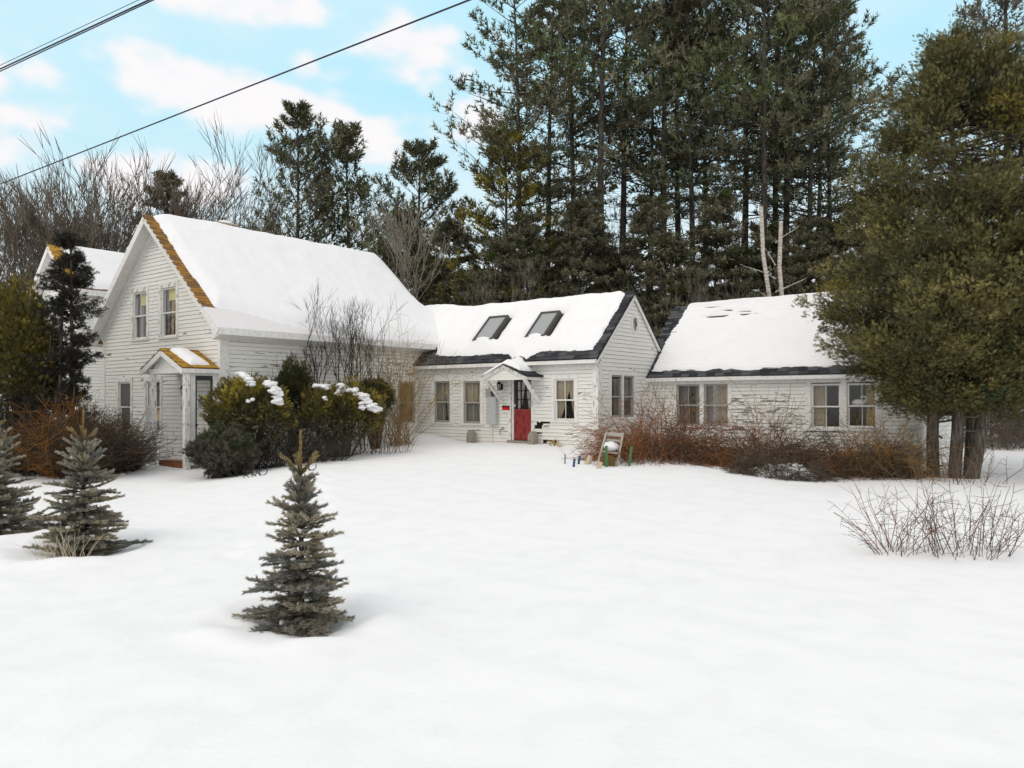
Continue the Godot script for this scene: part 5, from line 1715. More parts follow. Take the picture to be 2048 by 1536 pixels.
	for k in 190:
		var y := rr(0.5, 7.05)
		var an := rr(0, TAU)
		var l := (0.04 + 1.5 * pow(maxf(0.0, 1.0 - y / 7.1), 0.85)) * rr(0.5, 1.15)
		if y < 3.4 and cos(an) > 0.1:
			l *= 0.45
		if absf(y - 4.5) < 0.4 and cos(an) > 0.6:
			l *= 1.5
		var pts := limb(dw, Vector3(rr(-0.3, 0.25), y, 0), Vector3(cos(an), rr(-0.15, 0.3), sin(an)).normalized(), l, 0.014, 0.005, 0.02, 3, 4)
		for j in 16:
			var p := pts[1 + rng.randi() % 4] + Vector3(rr(-1, 1), rr(-0.5, 0.5), rr(-1, 1)) * 0.17
			dg.put(Vector3(p.x if y < 6.3 else p.x * 0.6, p.y, p.z), toward(Vector3(cos(an) + rr(-0.8, 0.8), rr(-0.2, 0.8), sin(an) + rr(-0.8, 0.8)), rr(0, TAU), Vector3.ONE * rr(0.13, 0.24)), ink[rng.randi() % 4] * rr(0.7, 1.3))
	part("limbs", dw, mats.twigs, dc).set_meta("kind", "stuff")
	swarm_part("crown", dg, yew_t, mats.needles, dc)
	# --- the cedar at the left edge and shrubs below
	var olive := [Color(0.06, 0.058, 0.03), Color(0.10, 0.09, 0.034), Color(0.135, 0.115, 0.036), Color(0.20, 0.16, 0.03)]
	bush("cedar_bush", "tall yellow-green cedar at the photo's left edge", at_xz(-14.3, 23.5), Vector3(1.15, 2.9, 1.1), 2.7, 14000, fan, 0.17, olive, 10.0, "cedar", 0.12)
	bush("cedar_bush", "dark cedar at the far left, behind the yellow-green one", at_xz(-16.5, 26.0), Vector3(1.5, 3.2, 1.3), 2.6, 9000, fan, 0.19, [Color(0.04, 0.036, 0.03), Color(0.055, 0.05, 0.03), Color(0.085, 0.075, 0.035)], 15.0, "cedar", 0.1)
	tangle("dark_shrub", "dark leafless shrub under the dark conifer", -13.1, 22.3, 1.3, 0.8, 1.9, 420, [Color(0.05, 0.042, 0.036), Color(0.07, 0.058, 0.046)], {"fall": 0.10, "twigs": 8, "thick": 0.008})
	tangle("rusty_shrub", "rusty orange-brown shrub left of the porch", -11.75, 22.0, 1.0, 0.8, 1.7, 560, [Color(0.10, 0.062, 0.035), Color(0.075, 0.058, 0.042), Color(0.06, 0.052, 0.042)], {"fall": 0.09, "twigs": 11, "thick": 0.0085, "warm": 0.02, "warm_cols": [Color(0.26, 0.115, 0.035), Color(0.21, 0.10, 0.035), Color(0.29, 0.145, 0.035)]})
	tangle("dark_shrub", "grey-brown leafless shrub against the porch's left post", -11.0, 22.8, 0.50, 0.5, 1.35, 240, [Color(0.075, 0.065, 0.054), Color(0.055, 0.048, 0.04)], {"fall": 0.10, "twigs": 10, "thick": 0.008})
	# --- evergreens between the porch and the yard
	var mix := [Color(0.060, 0.056, 0.036), Color(0.090, 0.080, 0.040), Color(0.125, 0.108, 0.042), Color(0.21, 0.175, 0.045), Color(0.37, 0.30, 0.05)]
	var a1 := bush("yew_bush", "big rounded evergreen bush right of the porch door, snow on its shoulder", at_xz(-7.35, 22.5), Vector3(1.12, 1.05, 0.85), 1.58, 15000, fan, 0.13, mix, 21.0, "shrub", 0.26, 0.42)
	snow_drape(a1, [Vector3(-0.05, 2.72, 0.30), Vector3(0.12, 2.62, 0.42), Vector3(0.26, 2.36, 0.55)], 0.15)
	snow_drape(a1, [Vector3(0.62, 2.46, 0.40), Vector3(0.86, 2.36, 0.48), Vector3(0.98, 2.08, 0.55), Vector3(1.02, 1.86, 0.55)], 0.16)
	snow_drape(a1, [Vector3(0.30, 1.95, 0.78), Vector3(0.42, 2.0, 0.76)], 0.08)
	bush("yew_bush", "low dark yew at the foot of the porch steps", at_xz(-7.62, 21.4), Vector3(0.72, 0.72, 0.66), 0.62, 9000, yew_t, 0.11, [Color(0.06, 0.055, 0.045), Color(0.085, 0.078, 0.06), Color(0.125, 0.112, 0.082), Color(0.075, 0.10, 0.052)], 31.0, "shrub", 0.15, 0.6)
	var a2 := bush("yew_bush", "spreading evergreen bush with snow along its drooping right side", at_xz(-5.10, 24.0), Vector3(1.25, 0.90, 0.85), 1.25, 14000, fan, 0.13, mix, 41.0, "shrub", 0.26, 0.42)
	snow_drape(a2, [Vector3(-0.62, 2.12, 0.40), Vector3(-0.30, 2.10, 0.45), Vector3(-0.18, 1.98, 0.5)], 0.12)
	snow_drape(a2, [Vector3(0.15, 2.10, 0.45), Vector3(0.45, 2.02, 0.5), Vector3(0.80, 1.82, 0.52), Vector3(1.05, 1.55, 0.52), Vector3(1.28, 1.36, 0.5)], 0.17)
	snow_drape(a2, [Vector3(0.12, 2.0, 0.6), Vector3(0.05, 1.82, 0.7)], 0.12)
	snow_drape(a2, [Vector3(0.78, 1.6, 0.7), Vector3(0.83, 1.38, 0.72)], 0.10)
	snow_drape(a2, [Vector3(-0.28, 1.78, 0.75), Vector3(-0.25, 1.60, 0.78)], 0.09)
	bush("cedar_bush", "upright dark green cedar between the two snow-capped bushes", at_xz(-6.55, 24.4), Vector3(0.52, 1.05, 0.5), 1.9, 4600, fan, 0.14, [Color(0.04, 0.044, 0.024), Color(0.055, 0.058, 0.027), Color(0.085, 0.08, 0.028)], 51.0, "cedar")
	bush("cedar_bush", "small green cedar under the side window", at_xz(-4.45, 26.3), Vector3(0.55, 0.5, 0.45), 1.7, 3000, fan, 0.14, [Color(0.045, 0.05, 0.024), Color(0.07, 0.07, 0.026), Color(0.14, 0.12, 0.03)], 61.0, "cedar")
	tangle("dark_shrub", "dark twiggy stems beneath the snow-capped bushes", -6.3, 22.8, 1.9, 0.6, 1.1, 420, [Color(0.055, 0.048, 0.04), Color(0.075, 0.066, 0.054)], {"fall": 0.08, "twigs": 8})
	# --- bare lilac and willow canes by the inner corner
	var li := bare_tree("lilac", "tall bare lilac against the main house's side wall", at_xz(-5.55, 24.9), 5, 1.28, 0.036, 4, Color(0.045, 0.038, 0.034), {"two": 0.8, "spread": 0.38, "tilt": 0.24, "rise": 0.07, "jag": 0.12})
	li.set_meta("category", "shrub")
	var l2 := bare_tree("lilac", "thin bare lilac between the tall one and the straw-coloured canes", at_xz(-4.5, 26.2), 3, 1.15, 0.024, 3, Color(0.07, 0.058, 0.047), {"spread": 0.42, "tilt": 0.25, "rise": 0.08, "jag": 0.12})
	l2.set_meta("category", "shrub")
	tangle("willow_canes", "straw-coloured upright canes at the inner corner", -3.75, 27.0, 0.45, 0.4, 3.4, 90, [Color(0.36, 0.25, 0.10), Color(0.30, 0.20, 0.09), Color(0.24, 0.17, 0.09)], {"fall": 0.012, "splay": 0.16, "twigs": 6, "thick": 0.008})
	tangle("bare_shoots", "thin brown shoots standing in the snow before the inner corner", -4.0, 25.0, 0.95, 0.6, 1.2, 60, [Color(0.26, 0.17, 0.09), Color(0.16, 0.12, 0.085)], {"fall": 0.02, "splay": 0.2, "twigs": 5, "thick": 0.007})
	# --- brambles before the right wing
	var red := [Color(0.33, 0.125, 0.055), Color(0.27, 0.105, 0.05), Color(0.30, 0.15, 0.065)]
	var dusk := [Color(0.085, 0.066, 0.048), Color(0.11, 0.082, 0.055), Color(0.14, 0.10, 0.062)]
	tangle("bramble", "reddish bramble tangle at the left of the right wing", 4.25, 23.2, 1.85, 1.2, 2.35, 760, [Color(0.16, 0.085, 0.05), Color(0.20, 0.10, 0.055), dusk[1]], {"warm": -0.02, "warm_cols": red, "fall": 0.29, "twigs": 5, "root": 0.85, "dome": 0.78})
	tangle("bramble", "dark brown bramble tangle before the peeling wall", 7.15, 22.6, 1.45, 1.2, 2.15, 680, dusk, {"warm": 0.16, "warm_cols": red, "fall": 0.29, "twigs": 5, "root": 0.85, "dome": 0.78})
	tangle("bramble", "grey-brown bramble tangle under the right pair of windows", 9.15, 21.9, 1.1, 1.0, 1.9, 430, dusk, {"warm": 0.2, "warm_cols": red, "fall": 0.29, "twigs": 5, "root": 0.85, "dome": 0.78})
	tangle("bramble", "golden-stemmed bramble at the right wing's right end", 10.2, 22.0, 1.0, 0.9, 1.55, 270, [Color(0.30, 0.18, 0.055), Color(0.38, 0.23, 0.07), dusk[1]], {"fall": 0.22, "twigs": 5})
	var heap := tangle("bramble", "low dark brush heap with snow on top, before the brambles", 6.9, 20.6, 1.15, 0.55, 0.85, 330, [Color(0.10, 0.082, 0.062), Color(0.13, 0.105, 0.075)], {"fall": 0.30, "twigs": 6, "root": 0.75})
	var hm := M.new()
	hm.lump(Vector3(0.0, ground(6.9, 20.5) - 0.02, -0.1), Vector3(0.85, 0.36, 0.40), wob2, 0.35, 30, 16, 12.0)
	part("snow_mound", hm, mats.snow, heap)
	tangle("raspberry_canes", "thin bare canes in the snow at the photo's right edge", 6.45, 11.5, 0.75, 0.5, 0.95, 70, [Color(0.14, 0.075, 0.06), Color(0.11, 0.075, 0.06), Color(0.17, 0.11, 0.075)], {"fall": 0.02, "splay": 0.45, "twigs": 5, "thick": 0.0052})
	tangle("raspberry_canes", "reddish canes leaning left, left of the other thin canes", 5.45, 11.6, 0.35, 0.35, 0.95, 40, [Color(0.22, 0.10, 0.06), Color(0.15, 0.085, 0.06)], {"fall": 0.10, "splay": 0.8, "twigs": 5, "thick": 0.005})
	tangle("bare_shoots", "sparse dark shoots in the snow below the cedar's trunks", 10.6, 19.6, 1.6, 0.9, 0.9, 42, [Color(0.13, 0.09, 0.07), Color(0.18, 0.12, 0.08)], {"fall": 0.05, "twigs": 4})
	tangle("bare_shoots", "brushy twigs beyond the cedar, at the snowy wood's edge", 20.6, 33.0, 2.6, 1.6, 1.5, 320, [Color(0.13, 0.105, 0.085), Color(0.17, 0.135, 0.11)], {"fall": 0.12, "twigs": 5, "thick": 0.010})
	tangle("dead_grass", "pale dead grass blades at the left spruce's foot", -6.1, 11.0, 0.42, 0.12, 0.42, 46, [Color(0.62, 0.54, 0.38), Color(0.55, 0.47, 0.33)], {"fall": 0.05, "twigs": 0, "thick": 0.003, "splay": 0.1, "category": "grass"})
	big_cedar(fan)

func big_cedar(fan: ArrayMesh) -> void:
	rng.seed = 900
	var x0 := 11.5
	var d0 := 21.3
	var t := thing("big_cedar", "huge olive-green cedar of several trunks over the right wing's end", "cedar", at_xz(x0, d0, 0.0, 1.0, -0.1))
	var trunks := [[-0.26, 0.0, -0.6, 9.2, 0.165], [0.05, 0.05, 0.1, 10.8, 0.165], [0.37, 0.1, 2.2, 10.0, 0.185], [0.66, -0.25, 1.2, 8.8, 0.11]]
	var lines := []
	for q: Array in trunks:
		var m := M.new()
		var p := PackedVector3Array()
		for k in 9:
			var f := k / 8.0
			p.push_back(Vector3(q[0] + (q[2] - q[0]) * pow(f, 0.85) + 0.04 * sin(f * 9.0 + q[0] * 8.0), q[3] * f, q[1] + 0.25 * sin(f * 4.0 + q[0] * 5.0)))
		m.tube(p, q[4], 0.04, 10)
		part("trunk", m, mats.cedar_bark, t)
		lines.push_back(p)
	for q: Array in [[-0.35, 1.95, -1.3, 0.05, 0.2], [-0.3, 1.15, -0.8, 0.75, 0.3], [0.1, 1.7, 0.55, 0.18, 0.4], [-0.3, 2.2, -0.9, 0.0, 0.3], [0.2, 1.35, 0.5, 0.12, 0.3]]:
		var m := M.new()
		m.tube(PackedVector3Array([Vector3(q[0], q[1], 0.2), Vector3(q[0] + q[2] * 0.5, q[1] - 0.06 + q[3] * 0.3, q[4] + 0.1), Vector3(q[0] + q[2], q[1] + q[3], q[4] + 0.25)]), 0.035, 0.014, 5)
		part("dead_branch", m, mats.cedar_bark, t)
	var wood := M.new()
	wood.col = Color(0.085, 0.07, 0.055)
	var g := Swarm.new()
	var tones := [Color(0.172, 0.154, 0.060), Color(0.145, 0.132, 0.055), Color(0.205, 0.178, 0.068), Color(0.12, 0.116, 0.054)]
	# reach of the crown by height, to the left and to the right
	var hs := [1.9, 2.6, 3.4, 4.3, 5.2, 6.5, 8.0, 9.5, 10.8, 11.6]
	var le := [1.5, 2.1, 3.2, 3.9, 3.6, 3.0, 2.6, 2.2, 1.2, 0.3]
	var ri := [1.4, 2.4, 3.2, 3.6, 3.6, 3.4, 3.1, 2.6, 1.9, 0.9]
	for k in 430:
		var y := rr(1.9, 11.5)
		if rng.randf() < 0.25:
			y = rr(2.2, 6.0)
		var i := 0
		while i < 8 and y > hs[i + 1]:
			i += 1
		var f: float = (y - hs[i]) / (hs[i + 1] - hs[i])
		var an := rr(0, TAU)
		var cx := cos(an)
		var a: float = lerpf(le[i], le[i + 1], f)
		var b: float = lerpf(ri[i], ri[i + 1], f)
		var reach := (a if cx < 0.0 else b)
		reach = lerpf((a + b) * 0.42, reach, absf(cx)) * rr(0.72, 1.06)
		var ln: PackedVector3Array = lines[rng.randi() % 4]
		var drop := rr(0.15, 0.8) * (0.6 if y < 4.0 else 1.0)
		var sy := maxf(1.3, y - drop)
		var o := Vector3(0.3, sy, 0)
		for j in 8:
			if ln[j + 1].y > sy and ln[j].y <= sy:
				o = ln[j].lerp(ln[j + 1], (sy - ln[j].y) / (ln[j + 1].y - ln[j].y))
		var e := Vector3(cx * reach + 0.3, y + rr(-0.15, 0.2), sin(an) * reach * 0.95)
		var d := e - o
		var pts := limb(wood, o, (d.normalized() + Vector3(0, -0.18, 0)).normalized(), d.length(), 0.012 + 0.010 * d.length(), 0.006, 0.055, 3, 6, 0.05)
		var tone: Color = tones[rng.randi() % 4]
		tone = tone * rr(0.85, 1.2)
		if rng.randf() < 0.035:
			tone = Color(0.22, 0.18, 0.045)
		elif rng.randf() < 0.05:
			tone = Color(0.085, 0.115, 0.055)
		for j in range(1, 7):
			for s in 3:
				var q := pts[j]
				var side := d.normalized().rotated(Vector3.UP, rr(-1.2, 1.2)) + Vector3(0, rr(-0.25, 0.5), 0)
				var l := rr(0.2, 0.75) * (1.0 if j < 6 else 0.6)
				var lp := limb(wood, q, side.normalized(), l, 0.007, 0.003, 0.03, 3, 2, 0.1)
				for w in 17:
					var c := lp[0].lerp(lp[2], rr(0.3, 1.12)) + Vector3(rr(-1, 1), rr(-1, 1), rr(-1, 1)) * 0.10
					var dir := (side.normalized() + Vector3(rr(-0.7, 0.7), rr(-0.55, 0.75), rr(-0.7, 0.7)))
					g.put(c, toward(dir, rr(0, TAU), Vector3.ONE * rr(0.085, 0.15)), tone * rr(0.55, 1.45))
		# a rounded pad of sprays at the limb's end
		var pad := rr(0.42, 0.85)
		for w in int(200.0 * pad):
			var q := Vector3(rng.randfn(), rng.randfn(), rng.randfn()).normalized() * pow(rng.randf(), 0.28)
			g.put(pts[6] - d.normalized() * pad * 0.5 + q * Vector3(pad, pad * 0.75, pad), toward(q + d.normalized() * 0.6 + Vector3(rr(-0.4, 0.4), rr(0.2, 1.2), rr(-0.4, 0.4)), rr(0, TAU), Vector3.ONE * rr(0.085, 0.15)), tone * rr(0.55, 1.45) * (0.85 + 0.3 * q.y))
	part("limbs", wood, mats.twigs, t).set_meta("kind", "stuff")
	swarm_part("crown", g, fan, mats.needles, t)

# ------------------------------------------------------------------ small things
func small_things() -> void:
	rng.seed = 1234
	var zf := -8.04
	# coach lamp, meter, breaker box, notice: on the middle wing's front wall
	var wallx := HOUSE * Transform3D(Basis.IDENTITY, Vector3(0, 0, zf + 0.02))
	lantern("wall_lantern", "dark carriage lamp beside the red door, under the hood", wallx * Transform3D(Basis.IDENTITY, Vector3(4.13, 2.72, 0)), 1.0)
	lantern("wall_lantern", "small dark lantern on the porch's right post", HOUSE * Transform3D(Basis(Vector3.UP, -PI / 2), Vector3(-0.28, 2.52, 0.95)), 0.9)
	var br := M.new()
	var br_p := PackedVector3Array()
	for k in 12:
		var a := k / 11.0 * 5.0
		br_p.push_back(Vector3(-0.02 - 0.10 * sin(a * 0.6), 2.08 - k * 0.018 + 0.03 * sin(a * 2.0), 0.02))
	br.tube(br_p, 0.008, 0.005, 4)
	br.tube(PackedVector3Array([Vector3(-0.10, 2.06, 0.02), Vector3(-0.05, 1.94, 0.02), Vector3(0, 1.86, 0.02)]), 0.008, 0.006, 4)
	br.tube(PackedVector3Array([Vector3(-0.13, 2.0, 0.02), Vector3(-0.07, 2.03, 0.05), Vector3(0, 1.98, 0.02)]), 0.008, 0.006, 4)
	single("plant_bracket", "wrought iron scroll bracket on the porch's right post", "bracket", br, mats.black_iron, HOUSE * Transform3D(Basis.IDENTITY, Vector3(-0.27, 0.04, 0.98)))
	var mt := thing("electric_meter", "grey electric meter box on the wall left of the red door", "meter box", wallx)
	var mb := M.new()
	mb.box(Vector3(3.63, 2.52, 0.06), Vector3(0.26, 0.32, 0.12))
	part("box", mb, mats.grey_box, mt)
	var dial := M.new()
	dial.tube(PackedVector3Array([Vector3(3.84, 2.53, 0.02), Vector3(3.84, 2.53, 0.17)]), 0.085, 0.08, 14, true)
	part("dial", dial, mats.dark_frame, mt)
	var cap := M.new()
	cap.lump(Vector3(3.63, 2.72, 0.05), Vector3(0.03, 0.06, 0.03), wob, 0.0, 8, 6)
	part("cap", cap, mats.black_iron, mt)
	var pn := thing("breaker_panel", "tall pale grey metal cabinet below the electric meter", "cabinet", wallx)
	var pb := M.new()
	pb.box(Vector3(3.78, 1.92, 0.075), Vector3(0.40, 0.94, 0.15))
	part("box", pb, mats.zinc, pn)
	var lid := M.new()
	lid.box(Vector3(3.78, 1.92, 0.157), Vector3(0.415, 0.95, 0.012))
	part("lid", lid, mats.zinc, pn)
	var cd := M.new()
	cd.tube(PackedVector3Array([Vector3(3.72, 1.45, 0.05), Vector3(3.72, 0.8, 0.05)]), 0.02, 0.02, 8)
	cd.tube(PackedVector3Array([Vector3(3.72, 2.36, 0.05), Vector3(3.72, 2.42, 0.05)]), 0.03, 0.03, 8)
	part("conduit", cd, mats.trim, pn)
	# the notice: black band, red band with pale marks, white foot
	var sg := thing("notice_sign", "red, black and white notice board left of the red door", "sign", wallx * Transform3D(Basis(Vector3.BACK, -0.02), Vector3(4.32, 1.98, 0.015)))
	for q: Array in [[0.055, 0.115, "sign_black"], [-0.042, 0.055, "sign_red"], [-0.115, -0.042, "sign_white"]]:
		var m := M.new()
		m.span(Vector3(-0.165, q[0], 0.0), Vector3(0.165, q[1], 0.008))
		part("band", m, mats[q[2]], sg)
	var marks := M.new()
	for k in 3:
		marks.span(Vector3(-0.06 + 0.05 * k, 0.072, 0.0081), Vector3(-0.03 + 0.05 * k, 0.1, 0.0095))
	part("marks", marks, mats.sign_red, sg)
	# faucet pipe with hose tap
	var fp := M.new()
	fp.tube(PackedVector3Array([Vector3(4.22, 1.30, 0.0), Vector3(4.22, 1.30, 0.10), Vector3(4.16, 1.28, 0.12)]), 0.018, 0.016, 8)
	fp.tube(PackedVector3Array([Vector3(4.16, 1.29, 0.12), Vector3(4.15, 1.10, 0.12)]), 0.014, 0.012, 8)
	fp.box(Vector3(4.22, 1.36, 0.07), Vector3(0.06, 0.02, 0.02))
	single("outdoor_tap", "small dark outdoor tap low on the wall, left of the red door", "tap", fp, mats.dark_frame, wallx)
	# carved weathered posts either side of the door
	for q: Array in [[3.02, "squat weathered wooden post with gabled top, under the windows"], [5.68, "squat weathered wooden post with gabled top, right of the red door"]]:
		var y: float = 0.74
		var t := thing("wooden_post", q[1], "post", HOUSE * Transform3D(Basis(Vector3.UP, 0.1), Vector3(q[0], y, zf + 0.32)), "weathered posts by the door")
		var m := M.new()
		m.box(Vector3(0, 0.18, 0), Vector3(0.26, 0.40, 0.24))
		m.hexa([Vector3(-0.13, 0.38, -0.12), Vector3(-0.05, 0.52, -0.12), Vector3(0.05, 0.52, -0.12), Vector3(0.13, 0.38, -0.12), Vector3(-0.13, 0.38, 0.12), Vector3(-0.05, 0.52, 0.12), Vector3(0.05, 0.52, 0.12), Vector3(0.13, 0.38, 0.12)])
		part("body", m, mats.weathered_wood, t)
		for s: float in [-1.0, 1.0]:
			var rm := M.new()
			rm.box(Vector3(s * 0.075, 0.235, 0.123), Vector3(0.05, 0.27, 0.02))
			part("rib", rm, mats.weathered_wood, t)
	# yellow leaves lying by the broken clapboards
	var lf := M.new()
	for k in 26:
		var p := Vector3(6.45 + rr(-0.22, 0.2), 0.74 + rr(0, 0.24), zf + 0.22 + rr(-0.1, 0.1))
		var d := Vector3(rr(-1, 1), rr(-0.2, 1), rr(-1, 1)).normalized() * 0.11
		var s := d.cross(Vector3(rr(-1, 1), rr(-1, 1), rr(-1, 1))).normalized() * 0.035
		lf.face(p, p + d * 0.5 + s, p + d, p + d * 0.5 - s, Vector3.BACK)
	lf.col = Color(0.55, 0.37, 0.07)
	for k in lf.c.size():
		lf.c[k] = Color(0.50, 0.36, 0.08) if k % 24 < 16 else Color(0.22, 0.13, 0.07)
	single("withered_plant", "small withered yellow plant before the broken clapboards", "plant", lf, mats.twigs, HOUSE)
	# white swan figure behind the right-hand window
	var sw := thing("swan_figure", "white swan figure standing behind the rightmost window", "ornament", HOUSE * Transform3D(Basis.IDENTITY, Vector3(14.73, 2.11, -11.29 - 0.22)))
	var sb := M.new()
	sb.lump(Vector3(0, 0.09, 0), Vector3(0.21, 0.10, 0.09), wob, 0.15, 18, 10)
	sb.tube(PackedVector3Array([Vector3(0.13, 0.10, 0), Vector3(0.22, 0.17, 0), Vector3(0.20, 0.25, 0), Vector3(0.10, 0.27, 0), Vector3(0.04, 0.23, 0)]), 0.04, 0.022, 8, true)
	part("body", sb, mats.sash_white, sw)
	# --- chair, bucket and stakes half sunk in the snow
	var cx := 2.58
	var cd0 := 21.6
	var ct := thing("garden_chair", "weathered white folding chair leaning in the snow before the brambles", "chair", Transform3D(Basis(Vector3.UP, -0.35) * Basis(Vector3.BACK, -0.10), Vector3(cx, ground(cx, cd0) - 0.12, -cd0)))
	for q: Array in [["post", Vector3(-0.27, 0.0, 0.30), Vector3(-0.19, 0.98, -0.12), 0.05], ["post", Vector3(0.24, 0.0, 0.22), Vector3(0.26, 1.0, -0.14), 0.05], ["leg", Vector3(-0.2, 0.0, -0.35), Vector3(-0.22, 0.48, 0.1), 0.045], ["leg", Vector3(0.27, 0.0, -0.38), Vector3(0.25, 0.48, 0.08), 0.045]]:
		var m := M.new()
		m.bar(q[1], q[2], q[3], 0.035, Vector3.BACK)
		part(q[0], m, mats.chair_wood, ct)
	for q: Array in [[0.94, 0.09], [0.78, 0.06]]:
		var m := M.new()
		m.box(Vector3(0.035, q[0], -0.115), Vector3(0.45, q[1], 0.03), Basis(Vector3.BACK, 0.03))
		part("rail", m, mats.chair_wood, ct)
	for k in 5:
		var m := M.new()
		m.box(Vector3(0.02, 0.47, -0.12 + 0.085 * k), Vector3(0.46, 0.022, 0.07))
		part("seat_slat", m, mats.chair_wood, ct)
	var ap := M.new()
	for k in 10:
		var a0 := -0.2 + 0.42 * k / 10.0
		var a1 := -0.2 + 0.42 * (k + 1) / 10.0
		var t0 := 0.40 - 1.6 * pow(a0 - 0.02, 2.0)
		var t1 := 0.40 - 1.6 * pow(a1 - 0.02, 2.0)
		ap.hexa([Vector3(a0, 0.12, 0.24), Vector3(a0, t0, 0.24), Vector3(a1, t1, 0.24), Vector3(a1, 0.12, 0.24), Vector3(a0, 0.12, 0.26), Vector3(a0, t0, 0.26), Vector3(a1, t1, 0.26), Vector3(a1, 0.12, 0.26)])
	part("front_panel", ap, mats.cane_brown, ct, Transform3D.IDENTITY, "brown rounded panel below the seat")
	var pc := M.new()
	pc.lump(Vector3(0.02, 0.62, 0.05), Vector3(0.18, 0.12, 0.16), wob2, 0.45, 20, 12, 33.0)
	single("snow_heap", "round heap of snow on the folding chair's seat", "snow", pc, mats.snow, ct.transform)
	for q: Array in [[1.43, 21.9, 0.26, 0.03, 0.03, "stake_blue", "thin blue stake, leftmost of those in the snow"], [1.62, 21.3, 0.22, 0.06, 0.12, "stake_blue", "short blue stake leaning right, second from the left"], [1.79, 21.8, 0.22, 0.06, 0.16, "stake_blue", "blue stake leaning right, nearest the folding chair's left side"], [2.47, 21.2, 0.56, 0.065, 0.0, "stake_green", "tall upright green stake before the folding chair"], [3.08, 21.3, 0.52, 0.065, 0.12, "stake_green", "green stake leaning right, rightmost of the stakes"], [2.24, 21.0, 0.18, 0.11, 0.35, "stake_tan", "short tan stake end before the folding chair"]]:
		var m := M.new()
		m.box(Vector3(0, q[2] * 0.5 - 0.06, 0), Vector3(q[3], q[2] + 0.12, q[3] * 0.7))
		single("stake", q[6], "stake", m, mats[q[5]], Transform3D(Basis(Vector3.BACK, -q[4]), Vector3(q[0], ground(q[0], q[1]), -q[1])), "painted stakes in the snow")
	var bk := M.new()
	bk.tube(PackedVector3Array([Vector3(0, -0.1, 0), Vector3(0.02, 0.24, 0)]), 0.085, 0.075, 12, true)
	single("bucket", "tan overturned bucket left of the folding chair", "bucket", bk, mats.stake_tan, Transform3D(Basis(Vector3.BACK, -0.35), Vector3(2.02, ground(2.02, 21.8), -21.8)))
	# wrought iron scrolls standing out of the snow below the evergreens
	scroll("iron_scroll", "black wrought iron scroll edging in the snow under the rounded bush", -6.40, 20.3, [[-0.24, 0.16], [-0.05, 0.15], [0.14, 0.0]])
	scroll("iron_scroll", "small black iron hook behind the lone spruce's top", -5.15, 20.5, [[-0.10, 0.10], [0.08, 0.0]])
	# --- overhead wires
	for q: Array in [[Vector3(-35.96, 8.51, -39.45), Vector3(20.5, 8.51, 3.35), 0.0145, 0.0, "long black overhead wire rising from left to right across the sky"], [Vector3(-21.4, 9.05, -23.8), Vector3(5.4, 10.06, -7.6), 0.015, 0.0, "heavy cable at the photo's upper left corner"], [Vector3(-20.9, 9.34, -23.8), Vector3(4.3, 10.09, -8.2), 0.006, 0.0, "thin wire just above the heavy cables, upper left corner"], [Vector3(-21.4, 8.9, -23.7), Vector3(5.6, 10.08, -7.5), 0.011, 0.0, "cable close below the heaviest one, upper left corner"]]:
		var m := M.new()
		var p := PackedVector3Array()
		for k in 41:
			var f := k / 40.0
			p.push_back((q[0] as Vector3).lerp(q[1], f) + Vector3(0, -q[3] * 4.0 * f * (1.0 - f), 0))
		m.tube(p, q[2], q[2], 6)
		single("overhead_wire", q[4], "wire", m, mats.wire, Transform3D.IDENTITY, "overhead wires")

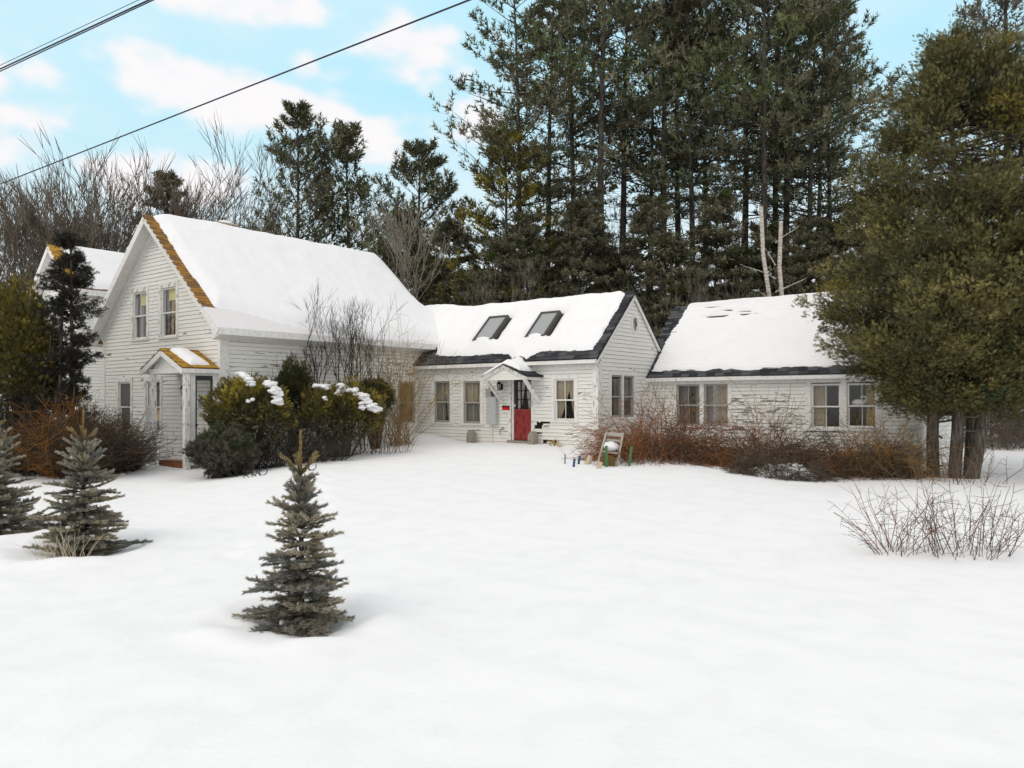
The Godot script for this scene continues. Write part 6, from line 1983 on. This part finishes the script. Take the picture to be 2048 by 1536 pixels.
func scroll(called: String, label: String, x: float, d: float, loops: Array) -> void:
	var m := M.new()
	for q: Array in loops:
		var p := PackedVector3Array()
		if q[1] > 0.0:
			for k in 18:
				var a := PI * 1.5 - k / 17.0 * TAU * 1.05
				p.push_back(Vector3(q[0] + 0.075 * cos(a) * (1.0 - k * 0.012), 0.10 + q[1] * 0.5 * sin(a) * (1.0 - k * 0.012), 0.0))
			p.push_back(Vector3(q[0] + 0.1, -0.06, 0.0))
		else:
			for k in 12:
				var a := PI * 1.1 + k / 11.0 * PI * 1.05
				p.push_back(Vector3(q[0] + 0.11 * cos(a), 0.12 + 0.10 * sin(a), 0.0))
		m.tube(p, 0.013, 0.011, 5, true)
		m.tube(PackedVector3Array([Vector3(q[0] - 0.06, -0.08, 0.0), Vector3(q[0] - 0.07, 0.20, 0.0)]), 0.013, 0.011, 5, true)
	single(called, label, "ironwork", m, mats.black_iron, Transform3D(Basis(Vector3.UP, 0.3), Vector3(x, ground(x, d), -d)))

func lantern(called: String, label: String, at: Transform3D, s: float) -> void:
	var t := thing(called, label, "lantern", at.scaled_local(Vector3.ONE * s))
	var b := M.new()
	b.box(Vector3(0, 0.02, 0.01), Vector3(0.09, 0.2, 0.02))
	b.tube(PackedVector3Array([Vector3(0, -0.02, 0.02), Vector3(0, -0.06, 0.09), Vector3(0, 0.02, 0.15), Vector3(0, 0.10, 0.14)]), 0.012, 0.012, 6)
	part("arm", b, mats.black_iron, t)
	var c := M.new()
	for k in 6:
		var a := TAU * k / 6.0
		c.bar(Vector3(cos(a) * 0.05, -0.10, 0.15 + sin(a) * 0.05), Vector3(cos(a) * 0.075, 0.09, 0.15 + sin(a) * 0.075), 0.012, 0.012)
	c.tube(PackedVector3Array([Vector3(0, -0.12, 0.15), Vector3(0, -0.10, 0.15)]), 0.05, 0.055, 8, true)
	c.tube(PackedVector3Array([Vector3(0, 0.09, 0.15), Vector3(0, 0.17, 0.15), Vector3(0, 0.21, 0.15)]), 0.09, 0.012, 8, true)
	part("cage", c, mats.black_iron, t)
	var g := M.new()
	g.tube(PackedVector3Array([Vector3(0, -0.09, 0.15), Vector3(0, 0.09, 0.15)]), 0.042, 0.062, 8)
	part("glass", g, mats.glass, t)

func _ready() -> void:
	rng.seed = 20240
	wob.seed = 17
	wob.frequency = 0.05
	wob.fractal_octaves = 3
	wob2.seed = 29
	wob2.frequency = 0.05
	wob2.fractal_octaves = 2
	make_sky()
	make_mats()
	make_ground()
	main_house()
	middle_wing()
	right_wing()
	back_house()
	roof_snow()
	make_plants()
	small_things()
